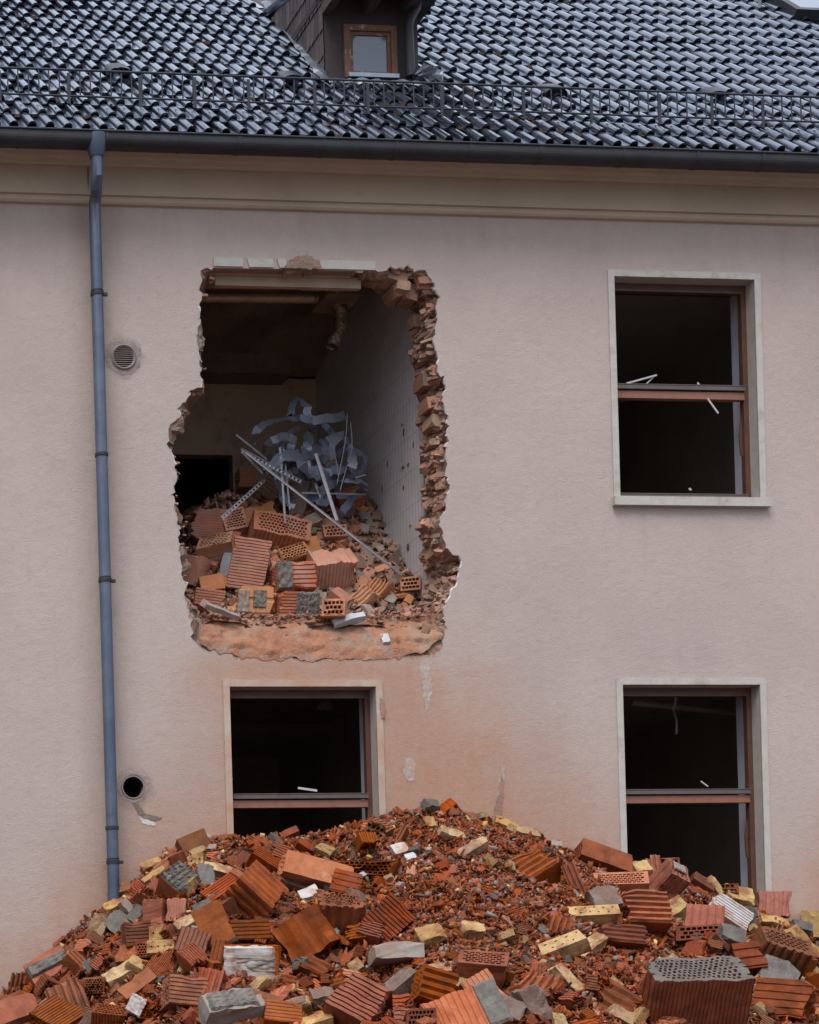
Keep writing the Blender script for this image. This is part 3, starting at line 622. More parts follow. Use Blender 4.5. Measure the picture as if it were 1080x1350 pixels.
# dormer footprint first, so that the tiles stop at it
pb, sb = on_roof(490, 104, .03); YD = pb.y; ZD0 = pb.z
DXL, DXR = at(428, 60, YD).x, at(551, 60, YD).x
ROWS, RIDGE = 30, 30*EX
prof = []                                            # one roll and one pan
for i in range(9): a = math.pi*i/8; prof.append((-.036*math.cos(a)+.036, .040*math.sin(a)**.75+.004))
prof += [(.076, .002), (.10, 0), (.13, .001), (PW+.002, .004)]
V = []; Fc = []; rt = random.Random(5)
nx = int(19.4/PW)
for row in range(ROWS):
    for c_ in range(nx):
        if c_ % 2 == 0: jit = (rt.gauss(0, .004), rt.gauss(.001, .006), rt.gauss(.001, .003), rt.gauss(0, .005))
        x = -9.6+c_*PW+jit[0]*.4; s0 = row*EX-.0+jit[1]
        if DXL-.02 < x+.05 < DXR+.02:
            if (Vector((0, YE, ZE))+UP*s0).y > YD-.1: continue
        k = len(V); L = EX+.055; lip = .030; n = len(prof)
        for s_, hb in ((0, lip), (L*.5, lip*.45), (L, -.004)):
            for u, h in prof: V.append(roof_pt(x+u, s0+s_, hb+h+jit[2]+jit[3]*(u/PW)))
        for u, h in prof: V.append(roof_pt(x+u, s0+.004, max(-.002, lip+h-.016)))
        for a in range(2):
            for i in range(n-1): Fc.append([k+a*n+i, k+a*n+i+1, k+(a+1)*n+i+1, k+(a+1)*n+i])
        for i in range(n-1): Fc.append([k+3*n+i, k+3*n+i+1, k+i+1, k+i])
        for i in range(n-1): Fc.append([k+3*n+i, k+n*2+i, k+n*2+i+1, k+3*n+i+1])
me = mesh('roof', V, Fc, True); smooth_by_angle(me, 40)
roof = link('roof', me, 'tile', bld)
M = MB()                                              # closed deck beneath the tiles and the far slope
T = roof_pt(0, RIDGE, -.03); B0 = roof_pt(0, -.02, -.02)
yb = T.y+(T.y-B0.y)
M.add([(-9.6, B0.y, B0.z), (9.6, B0.y, B0.z), (9.6, T.y, T.z), (-9.6, T.y, T.z), (-9.6, yb, B0.z), (9.6, yb, B0.z)], [(0,1,2,3),(3,2,5,4),(0,3,4),(1,5,2),(0,4,5,1)])
M.build('roof_deck', 'darkwood', bld)
M = MB()
for i in range(64):
    x = -9.6+i*.3; M.tube([Vector((x, T.y+.0, T.z+.05)), Vector((x+.32, T.y, T.z+.065))], [.11, .12], 12)
M.build('ridge_tiles', 'tile', roof)
# moss tufts lodged in the joints of the tiles
M = MB(); rt = random.Random(9)
for i in range(430):
    row = min(ROWS-1, int(abs(rt.gauss(0, 6)))); c_ = rt.randrange(nx); x = -9.6+c_*PW+rt.choice((.085, .11, .1, .03)); s_ = row*EX+rt.uniform(-.02, .05)
    if DXL-.1 < x < DXR+.1 and roof_pt(x, s_).y > YD-.1: continue
    if at(0, 100, 0).x-.6 > x or x > 5.5: continue
    for j in range(rt.randint(2, 5)):
        a = rt.uniform(.008, .028); Vv, Ff = hullpts(rock_pts(a*1.6, a, a, .8, rt)); p = roof_pt(x+rt.uniform(-.035, .035), s_+rt.uniform(-.02, .02), .016+rt.uniform(0, .015)); M.add([v+p for v in Vv], Ff)
M.build('moss_tufts', 'moss', roof)['kind'] = 'stuff'
# hooded vent tiles
for (px, py) in ((155, 93), (382, 103), (728, 120), (940, 124), (150, 97)):
    if py == 97: continue
    p, s_ = on_roof(px, py, .05); M = MB(); V = []
    for t in range(6):
        sg = s_-.10+t*.07; hh = [.075, .078, .07, .05, .03, .012][t]; ww = [.105, .105, .1, .09, .07, .04][t]
        V += [roof_pt(p.x+ww*math.cos(math.pi*i/10), sg, .03+hh*math.sin(math.pi*i/10)**.6) for i in range(11)]
    M.add(V, [[t*11+i, t*11+i+1, (t+1)*11+i+1, (t+1)*11+i] for t in range(5) for i in range(10)])
    V = [roof_pt(p.x+.09*math.cos(math.pi*i/10), s_-.06, .03+.06*math.sin(math.pi*i/10)**.6) for i in range(11)]; M.add(V, [list(range(11))])
    M.build('hooded_vent_tile', 'rail', roof, True)

# --- snow guard
def guard():
    pa, s0 = on_roof(91, 138, .03); pb_, s1 = on_roof(930, 170, .03); sG = (s0+s1)/2
    base = roof_pt(0, sG, .03); yg = base.y-.02; zt = at(540, 108.5, yg).z; zlo = at(540, 142, yg).z
    M = MB(); M.tube([(-9.4, yg, zt), (9.4, yg, zt)], .0095, 8); M.tube([(-9.4, yg, zlo), (9.4, yg, zlo)], .0085, 8)
    n = int(18.8/.087)
    for i in range(n): x = -9.4+i*.087; M.bar((x, yg, zlo), (x+rr.uniform(-.003, .003), yg, zt), .011, .005, (0, 1, 0))
    g = M.build('snow_guard', 'rail', bld)
    M = MB(); x = at(91, 130, yg).x; pxs = [-200, -105, 0, 91, 185, 257, 328, 415, 485, 582, 690, 779, 869, 938, 1005, 1090, 1180, 1270]
    for px in pxs:
        M = MB(); xx = at(px, 150, yg).x; M.bar((xx, yg-.012, zt-.03), (xx, yg-.012, zlo-.07), .026, .006, (0, 1, 0)); M.bar((xx, yg-.012, zlo-.066), roof_pt(xx, sG+.12, .045), .026, .006); M.build('guard_bracket', 'rail', g)
guard()

# --- dormer
dm = link('dormer', None, None, bld); dm.location = (0, 0, 0)
ZT = at(490, -45, YD).z; wx0, wx1 = at(453, 70, YD).x, at(522, 70, YD).x; wz0, wz1 = at(488, 105, YD).z, at(488, 35, YD).z
M = MB(); M.box(DXL, wx0, YD, YD+.05, ZD0-.15, ZT); M.box(wx1, DXR, YD, YD+.05, ZD0-.15, ZT); M.box(wx0, wx1, YD, YD+.05, wz1, ZT); M.box(wx0, wx1, YD, YD+.05, ZD0-.15, wz0)
M.build('front_board', 'darkwood', dm)
def yroof(z): return YE+(z-ZE)/math.tan(PT)
M = MB(); M.add([(DXL, YD+.05, ZD0-.1), (DXL, yroof(ZT)+.2, ZT), (DXL, YD+.05, ZT), (DXR, YD+.05, ZD0-.1), (DXR, yroof(ZT)+.2, ZT), (DXR, YD+.05, ZT)], [(0,1,2),(3,5,4)]); M.build('cheek', 'darkwood', dm)
M = MB(); rw = 0
z = ZD0-.05                                             # long shingles on the cheek, in courses
while z < ZT:
    y = YD-.01; k = 0
    while y < yroof(z+.2)+.1:
        wv = .095; o = rr.uniform(-.006, .006); x0 = DXL-.012
        M.add([(x0-.012+o*.3, y, z), (x0-.016, y+wv*.5, z-.02), (x0-.012-o*.3, y+wv-.008, z), (x0-.002, y+wv-.008, z+.30), (x0-.002, y, z+.30), (x0-.001, y+wv-.008, z+.0), (x0-.001, y, z+.0)], [(0,1,2,3,4), (6,0,4), (0,6,5,2,1), (2,5,3)]); y += wv; k += 1
    z += .235; rw += 1
M.build('cheek_shingle', 'slate', dm)
f = MB(); b = .07
for (a_, c_, g_, h_) in ((wx0, wx0+b*.75, wz0, wz1), (wx1-b*.75, wx1, wz0, wz1), (wx0+b*.75, wx1-b*.75, wz1-b*.75, wz1), (wx0+b*.75, wx1-b*.75, wz0, wz0+b*.5)): f.box(a_, c_, YD-.03, YD+.02, g_, h_)
i0 = b*.75
for (a_, c_, g_, h_) in ((wx0+i0, wx0+i0+.03, wz0+b*.5, wz1-i0), (wx1-i0-.03, wx1-i0, wz0+b*.5, wz1-i0), (wx0+i0+.03, wx1-i0-.03, wz1-i0-.03, wz1-i0), (wx0+i0+.03, wx1-i0-.03, wz0+b*.5, wz0+b*.5+.03)): f.box(a_, c_, YD-.012, YD+.02, g_, h_)
MT['woodo'] = simple('weathered_orange_wood', (.19,.085,.042), (.10,.042,.024), 12, (.5,.8), .5, 50, .003, c3=(.36,.30,.26), s3=6, t3=(.6,.68))
f.build('window_frame', 'woodo', dm)
g = MB(); g.box(wx0+.06, wx1-.06, YD+.0, YD+.008, wz0+.06, wz1-.07); g.build('window_pane', 'glass', dm)
s = MB(); s.box(wx0+.02, wx1-.0, YD-.06, YD-.03, wz0-.005, wz0+.03); s.build('window_sill', 'zincb', dm)
MT['rafter'] = simple('brown_rafter_wood', (.085,.060,.045), (.055,.038,.03), 12, (.6,.8), .3, 40, .003)
zz = at(490, 3, YD).z
for px in (436, 490, 541):
    x = at(px, 10, YD-.1).x; M = MB(); M.box(x-.04, x+.04, YD-.42, YD, at(px, 19, YD).z, zz); M.build('rafter', 'rafter', dm)
M = MB(); M.box(DXL-.03, DXR+.15, YD-.5, yroof(zz)+.4, zz, zz+.06); M.build('eave_board', 'darkwood', dm)
V, Fc = [], []; M = MB()
for i in range(9): xx = DXL-.05+i*.118; M.tube([(xx+.06, YD-.52, zz+.09), (xx+.06, YD+3.2, zz+1.2)], .05, 8)
M.box(DXL-.05, DXR+.2, YD-.52, YD+.1, zz+.061, zz+.10); M.build('dormer_roof', 'tile', dm)
M = MB(); K = [(548,-25),(550,-2),(549,10),(541,24),(538.5,34),(539.5,60),(541.5,101)]; M.tube([at(a, b_, YD-.09) for a, b_ in K], .042, 16); dp = M.build('dormer_downpipe', 'zinc', dm); smooth_by_angle(dp.data)
# lead and zinc flashings
def sheet(pts, name, mat, parent, n=14, h=.05, amp=.012, wid=.1, side=None):
    V = []; Fc = []; 
    for i in range(n+1):
        t = i/n*(len(pts)-1); a = int(min(t, len(pts)-2)); p = pts[a].lerp(pts[a+1], t-a)
        for k in (-1, 0, 1):
            q = p+side*(k*wid/2)+NR*(amp*fbm(i*.9, k*1.7, 2)+(0 if k else .012)); V.append(q)
    for i in range(n):
        for k in range(2): a = i*3+k; Fc.append([a, a+1, a+4, a+3])
    return link(name, mesh(name, V, Fc), mat, parent)
pL = [on_roof(350, 2, .075)[0], on_roof(372, 30, .075)[0], on_roof(400, 66, .075)[0], on_roof(431, 107, .075)[0]]
fla = sheet(pL, 'cheek_flashing', 'zincm', dm, 40, wid=.10, amp=.02, side=Vector((1, 0, 0)))
pA = [on_roof(432, 106, .075)[0], on_roof(490, 107, .075)[0], on_roof(555, 110, .075)[0]]
sheet(pA, 'apron_flashing', 'zincb', dm, 24, wid=.10, amp=.03, side=UP)
p = on_roof(562, 103, .07)[0]; M = MB(); 
for i in range(7): Vv, Ff = hullpts(rock_pts(.12, .10, .05, .8, rr)); M.add([rand_rot(rr) @ v + p + Vector((rr.uniform(-.09, .09), rr.uniform(-.05, .05), rr.uniform(-.03, .05))) for v in Vv], Ff)
M.build('crumpled_lead', 'zincb', dm)
# roof window at the upper right corner of the view
p, s_ = on_roof(1090, 18, .08); M = MB()
for (x0, x1, sa, sb_) in ((-.38, -.30, 0, 1.2), (.3, .38, 0, 1.2), (-.38, .38, -.08, 0), (-.38, .38, 1.2, 1.28)):
    Vb = [roof_pt(p.x+x, s_+q, h) for x in (x0, x1) for q in (sa, sb_) for h in (.0, .13)]; M.add(Vb, [(0,1,3,2),(4,6,7,5),(0,4,5,1),(2,3,7,6),(0,2,6,4),(1,5,7,3)])
rw_ = M.build('roof_window', 'zinc', bld)
M = MB(); M.add([roof_pt(p.x+x, s_+q, .10) for x, q in ((-.3, 0), (.3, 0), (.3, 1.2), (-.3, 1.2))], [(0,1,2,3)]); M.build('window_pane', 'glass', rw_)
M = MB(); a = roof_pt(p.x-.62, s_+.05, .06); M.bar(on_roof(1002, 12, .06)[0], on_roof(1002, -12, .06)[0]+Vector((0, 0, .1)), .03, .03); M.build('roof_rod', 'rail', bld)

# ================================================================== GROUND AND HEAP
g = MB(); g.add([(-150, -150, 0), (150, -150, 0), (150, 150, 0), (-150, 150, 0)], [(0,1,2,3)]); go = g.build('ground', 'ground'); go['kind'] = 'structure'

CREST = [(-260,1480),(-120,1420),(-40,1350),(5,1308),(60,1262),(110,1215),(140,1196),(180,1162),(215,1128),(245,1110),(290,1104),(340,1108),(400,1103),(440,1095),(480,1082),(520,1074),(560,1068),(600,1070),(650,1086),(700,1100),(745,1122),(800,1142),(860,1150),(900,1165),(950,1182),(1000,1200),(1045,1222),(1080,1226),(1180,1262),(1320,1330),(1500,1440)]
CX = [at(a, b).x for a, b in CREST]; CZ = [at(a, b).z for a, b in CREST]
def crest(x): return float(np.interp(x, CX, CZ))
def heap(x, y):
    t = max(0., -y); c = crest(x+.30*t)
    z = c-.40*min(t, 1.)-.46*max(0, t-1.)
    z += .22*fbm(x*.9, y*.9, 1, 3)*min(1, t*1.2)+.09*fbm(x*2.6, y*2.6, 4, 3)*min(1, t*1.5)
    return max(z, -.2)
V = []; Fc = []; nx_, ny_ = 260, 130; xa, xb, yL = -8.5, 8.5, 8.
for j in range(ny_+1):
    for i in range(nx_+1):
        x = xa+(xb-xa)*i/nx_; y = -.003-yL*(j/ny_); V.append((x, y, heap(x, y)-.05+.02*fbm(x*12, y*12, 3, 3)))
for j in range(ny_):
    for i in range(nx_): a = j*(nx_+1)+i; Fc.append([a, a+nx_+1, a+nx_+2, a+1])
ho = link('rubble_heap', mesh('rubble_heap', V, Fc, True), 'dust_shade'); ho['kind'] = 'stuff'; ho['label'] = 'dusty core of the brick rubble heap'

ZL0 = at(420, 815, .2).z
def inner(x, y):
    v = y-.15; z = ZL0-.03+.55*max(0, min(v, .3))+1.22*max(0, min(v-.3, 1.05))+.25*max(0, v-1.35)
    z += .10*fbm(x*2, y*2, 8, 3)
    lft = max(0, min(1, (at(330, 700, .8).x-x)/.7)); z -= lft*.35*max(0, min(v, 1.2))
    return z
V = []; Fc = []; nx_, ny_ = 80, 60
xl, xr = XL+.02, XW-.005
for j in range(ny_+1):
    for i in range(nx_+1): x = xl+(xr-xl)*i/nx_; y = .12+(DB-.14)*j/ny_; V.append((x, y, inner(x, y)-.04))
for j in range(ny_):
    for i in range(nx_): a = j*(nx_+1)+i; Fc.append([a, a+1, a+nx_+2, a+nx_+1])
MT['idust'] = simple('grey_brown_dust', (.20,.125,.085), (.13,.08,.055), 6, (.8,.95), 1., 30, .02)
ih = link('fallen_rubble', mesh('fallen_rubble', V, Fc, True), 'idust'); ih['kind'] = 'stuff'; ih['label'] = 'heap of dusty rubble inside the opened room'

def cast(px, py, fn, lift=0., y0=-7.5, y1=-.02, inside=False):
    """Walk along the sight line to the first place where it comes down to the heap's surface."""
    r_ = ray(px, py); n = 400; last = None
    for i in range(n+1):
        y = y0+(y1-y0)*i/n; p = CAM+r_*((y-CAM.y)/r_.y)
        if p.z <= fn(p.x, p.y)+lift: return p
        last = p
    return last

# ------------------------------------------------------------------ hollow blocks and other pieces
def block_mesh(w_, d, h, ribs=(9, .12), sribs=(0, 0), holes=(7, 4), hf=.72, brk=(0, 0), seed=0, wave=False, warp=.0):
    """Extruded clay block: outline with ribs in x-y, rows of open cells along z, ends that may be broken."""
    rnd = random.Random(seed); out = []
    nr, dep = ribs; ns, sdep = sribs
    def face(L, n, dp, fn):
        if n == 0: return [fn(-L/2, 0)]
        P = []; p = L/n
        for i in range(n):
            x = -L/2+i*p
            if wave: P += [fn(x+p*.02, 0), fn(x+p*.38, 0), fn(x+p*.55, -dp*.55), fn(x+p*.72, -dp), fn(x+p*.86, -dp*.85), fn(x+p*.96, -dp*.3)]
            else: P += [fn(x, 0), fn(x+p*.68, 0), fn(x+p*.76, -dp), fn(x+p*.92, -dp)]
        return P
    out += face(w_, nr, dep, lambda u, k: (u, -d/2-k)) + face(d, ns, sdep, lambda u, k: (w_/2+k, u))
    out += face(w_, nr, dep, lambda u, k: (-u, d/2+k)) + face(d, ns, sdep, lambda u, k: (-w_/2-k, -u))
    V2 = [Vector(p) for p in out]; n = len(V2); E = [(i, (i+1) % n) for i in range(n)]; cells = []
    hx, hy = holes; mxg = dep*1.15+.06*d; mxs = sdep*1.15+.04*w_
    if hx:
        aw, ad = w_-2*mxs, d-2*mxg; cw, ch = aw/hx, ad/hy
        for j in range(hy):
            for i in range(hx):
                off = .5 if j % 2 and hx > 2 else 0
                if off and i == hx-1: continue
                cx = -aw/2+(i+.5+off)*cw; cy = -ad/2+(j+.5)*ch; a, b = cw*.5*hf, ch*.5*(hf if hf < .6 else .68)
                if hf < .6: a = b = min(a, b); ring = [(cx+a*math.cos(t*math.pi/4), cy+a*math.sin(t*math.pi/4)) for t in range(8)]
                else: ring = [(cx-a, cy-b), (cx+a, cy-b), (cx+a, cy+b), (cx-a, cy+b)]
                k = len(V2); V2 += [Vector(q) for q in ring]; E += [(k+t, k+(t+1) % len(ring)) for t in range(len(ring))]; cells.append((ring, cx, cy, a, b))
    v2, e2, f2, *_ = delaunay_2d_cdt(V2, E, [], 0, 1e-7)
    def inp(x, y):
        c = False; j = n-1
        for i in range(n):
            if (out[i][1] > y) != (out[j][1] > y) and x < (out[j][0]-out[i][0])*(y-out[i][1])/(out[j][1]-out[i][1])+out[i][0]: c = not c
            j = i
        return c
    tri = []
    for f in f2:
        cx = sum(v2[i].x for i in f)/3; cy = sum(v2[i].y for i in f)/3
        if not inp(cx, cy) or any(abs(cx-q[1]) < q[3] and abs(cy-q[2]) < q[4] for q in cells): continue
        tri.append(list(f))
    s1, s2 = rnd.uniform(0, 50), rnd.uniform(0, 50); L = max(w_, d)
    def endz(x, y, top):
        b = brk[0] if top else brk[1]; s_ = s1 if top else s2
        e = max(abs(x)/(w_/2), abs(y)/(d/2)); c_ = max(0, min(1, (e-.72)/.2))*max(0, noise.noise(Vector((x/L*4.5, y/L*4.5, s_+9)))-.08)*h*.34
        if b <= 0: return h/2-c_-.012*h*noise.noise(Vector((x/L*5, y/L*5, s_)))
        if b <= 0: return h/2-.003*h*noise.noise(Vector((x/L*3, y/L*3, s_)))
        q = .5+.9*noise.noise(Vector((x/L*2.2, y/L*2.2, s_)))+.45*noise.noise(Vector((x/L*8, y/L*8, s_)))+.25*noise.cell(Vector((x/L*9, y/L*5, s_)))
        return h/2-h*b*max(0, q)
    V = []; Fc = []; wp = [rnd.uniform(0, 50) for _ in range(3)]
    bites = [(rnd.choice((-1, 1))*w_/2, rnd.choice((-1, 1))*d/2, rnd.uniform(-.5, .5)*h, rnd.uniform(.14, .30)*L, rnd.uniform(.4, .9)) for _ in range(rnd.randint(1, 4))]
    def wv(x, y, z):
        if not warp: return Vector((x, y, z))
        for bx_, by_, bz_, br_, bk_ in bites:
            dd_ = math.sqrt((x-bx_)**2+(y-by_)**2+((z-bz_)*.8)**2)*(1+.35*noise.noise(Vector((x, y, z))/L*9))
            if dd_ < br_: f_ = (br_-dd_)*bk_/L; x -= bx_*f_*.95; y -= by_*f_*.95
        q = Vector((x, y, z))/L*2.5; g = Vector((x, y, z))/L*9; k = .009*L
        return Vector((x+warp*L*noise.noise(q+Vector((wp[0], 0, 0)))+k*noise.noise(g+Vector((0, 0, wp[2]))), y+warp*L*noise.noise(q+Vector((0, wp[1], 0)))+k*noise.noise(g-Vector((0, 0, wp[2]))), z))
    NZ = 7
    nv = len(v2)
    for v in v2: V.append(wv(v.x, v.y, endz(v.x, v.y, True)))
    for v in v2: V.append(wv(v.x, v.y, -endz(v.x, v.y, False)))
    Fc += [t for t in tri]+[[nv+i for i in t[::-1]] for t in tri]
    def wallring(ring, inward):
        k = len(V); m_ = len(ring)
        for s_ in range(NZ+1):
            t = s_/NZ
            for (x, y) in ring:
                zt, zb_ = endz(x, y, True), -endz(x, y, False); V.append(wv(x, y, zb_+(zt-zb_)*t))
        for s_ in range(NZ):
            for i in range(m_):
                a = k+s_*m_+i; b = k+s_*m_+(i+1) % m_; q = [a, b, b+m_, a+m_]; Fc.append(q[::-1] if inward else q)
    wallring(out, False)
    for c in cells: wallring(c[0], True)
    return mesh('hollow_block', V, Fc)

def chunk_mesh(a, b, c, cut=.5, sub=2, amp=.04, seed=0, name='chunk'):
    rnd = random.Random(seed); V, Fc = hullpts(rock_pts(a, b, c, cut, rnd)); bm = bmesh.new(); vs = [bm.verts.new(v) for v in V]
    for f in Fc: bm.faces.new([vs[i] for i in f])
    if sub: bmesh.ops.subdivide_edges(bm, edges=bm.edges, cuts=sub, use_grid_fill=True)
    bmesh.ops.triangulate(bm, faces=bm.faces); L = max(a, b, c); o = Vector((rnd.uniform(0, 99), rnd.uniform(0, 99), 0))
    for v in bm.verts:
        q = v.co/L; v.co += Vector((noise.noise(q*4+o), noise.noise(q*4+o+Vector((7, 0, 0))), noise.noise(q*4+o+Vector((0, 7, 0)))))*L*amp + Vector((noise.noise(q*11+o), noise.noise(q*11-o), noise.noise(q*11+o*2)))*L*amp*.35
    me = bpy.data.meshes.new(name); bm.to_mesh(me); bm.free(); return smooth_by_angle(me, 28)

def crust_mesh(a, b, t, seed, ribbed=False):
    """Rough mortar bed: lies in x-z, rises along +y, ragged outline."""
    n1, n2 = 16, 16; V = []; Fc = []
    for i in range(n1+1):
        for j in range(n2+1):
            u, v = i/n1*2-1, j/n2*2-1; e = 1-max(abs(u), abs(v)); k = 1+.10*noise.noise(Vector((u*3, v*3, seed)))*(1 if e < .1 else 0)
            hgt = t*(.75+.5*noise.noise(Vector((u*2.5, v*2.5, seed+3)))+.35*noise.noise(Vector((u*8, v*8, seed)))) 
            if ribbed: hgt += t*.55*(1 if math.sin(v*19+noise.noise(Vector((u*4, v*4, seed)))*2) > .2 else 0)*(1 if math.sin(u*13+seed+v*3) > -.6 else .2)
            if e < .02: hgt = -.002
            V.append((u*a/2*k, hgt, v*b/2*k))
    for i in range(n1):
        for j in range(n2): q = i*(n2+1)+j; Fc.append([q, q+1, q+n2+2, q+n2+1])
    return mesh('mortar_layer', V, Fc)

TV = Vector((-.40, -.91, -.12)).normalized()
def vec(r_, u, t): return (Vector((1, 0, 0))*r_+Vector((0, 0, 1))*u+TV*t).normalized()
def frame(a, b, loc):
    z = vec(*a); y = vec(*b); y = (y-z*y.dot(z)).normalized(); x = y.cross(z)
    mm = Matrix((x, y, z)).transposed().to_4x4(); mm.translation = loc; return mm

HERO = []                                            # (object, px, py, ref phrase, radius px)
def place(kind, px, py, w_, d, h, a, b, o, label, ref, fn, inside=False):
    if kind == 'H' and not inside: w_, d, h = w_*1.12, d*1.08, h*1.12
    mat = o.get('m', 'clay_i' if inside else 'clay'); mx_ = max(w_, d, h)
    lift_px = .30*min(w_, d, h)+.08*mx_
    y0, y1 = ((.08, 2.3) if inside else (-7.5, -.05))
    p = cast(px, py, fn, 0, y0, y1); s = (p-CAM).dot(CF)/F
    p = cast(px, py, fn, lift_px*s*o.get('lift', 1), y0, y1); s = (p-CAM).dot(CF)/F
    if 'Y' in o: p = at(px, py, o['Y']); s = (p-CAM).dot(CF)/F
    if not inside: p.y = min(p.y, -.02-.5*mx_*s*.7)
    p = CAM+ray(px, py)*((p.y-CAM.y)/ray(px, py).y)
    W, D, H = w_*s, d*s, h*s; seed = int(px*7+py*13)
    if kind == 'H' and 'brk' not in o: o = dict(o, brk=((0, 0), (.10, .0), (.06, .08), (.16, .02), (.03, .03))[seed % 5])
    names = {'H': 'hollow_block', 'Y': 'yellow_brick', 'S': 'clay_shard', 'C': o.get('name', 'concrete_chunk')}
    if kind == 'H': me = block_mesh(W, D, H, (o.get('r', 9), D*o.get('rd', .035)), (o.get('sr', 0), W*o.get('srd', .03)), o.get('hl', (7, 5)), o.get('hf', .72), o.get('brk', (0, 0)), seed, o.get('wave', False), o.get('warp', .008))
    elif kind == 'S': me = block_mesh(W, D, H, (o.get('r', 5), D*o.get('rd', .35)), (0, 0), (0, 0), .7, o.get('brk', (.25, .3)), seed, o.get('wave', True), .05)
    elif kind == 'Y' and o.get('hl'): me = block_mesh(W, D, H, (0, 0), (0, 0), o['hl'], .30, o.get('brk', (.06, .12)), seed, False, .035); mat = o.get('m', 'yellow')
    elif kind == 'Y': me = chunk_mesh(W, D, H, max(.35, o.get('cut', .25)), 4, .055, seed, 'yellow_brick'); mat = o.get('m', 'yellow')
    else: me = chunk_mesh(W, D, H, o.get('cut', .45), 3, o.get('amp', .05), seed, 'chunk'); mat = o.get('m', 'grey')
    ob = link(names[kind], me, mat)
    roll = (random.Random(seed+5).uniform(-13, 13) if inside and kind == 'H' and px < 470 and py < 795 else 0)
    if 'cap' in o:
        me.materials.append(MT[o['cap']])
        for f in me.polygons:
            if f.normal.z > .8 and f.center.z > H*.3: f.material_index = 1
    ob.matrix_world = frame(a, b, p)
    if roll: ob.matrix_world = Matrix.Translation(p) @ Matrix.Rotation(R_(roll), 4, TV) @ Matrix.Translation(-p) @ ob.matrix_world
    for (fc, fu, fv, ou, ov, t, mm, rb) in o.get('crust', ()):   # mortar or plaster still stuck on
        if fc == 'y': c = link('mortar_layer', crust_mesh(W*fu, H*fv, t*s, seed, rb), mm, ob); c.location = (ou*W, D/2, ov*H)
        elif fc == 'x': c = link('mortar_layer', crust_mesh(D*fu, H*fv, t*s, seed, rb), mm, ob); c.rotation_euler = (0, 0, -math.pi/2); c.location = (W/2, ou*D, ov*H)
        elif fc == '-x': c = link('mortar_layer', crust_mesh(D*fu, H*fv, t*s, seed, rb), mm, ob); c.rotation_euler = (0, 0, math.pi/2); c.location = (-W/2, ou*D, ov*H)
        else: c = link('mortar_layer', crust_mesh(W*fu, D*fv, t*s, seed, rb), mm, ob); c.rotation_euler = (math.pi/2, 0, 0); c.location = (ou*W, ov*D, H/2)
    cat = {'H': 'hollow block', 'Y': 'brick', 'S': 'shard', 'C': 'chunk'}[kind]
    tag(ob, label, cat); ob['group'] = 'rubble in the opened room' if inside else 'rubble pieces on the heap'
    HERO.append((ob, px, py, ref, mx_/2)); return ob

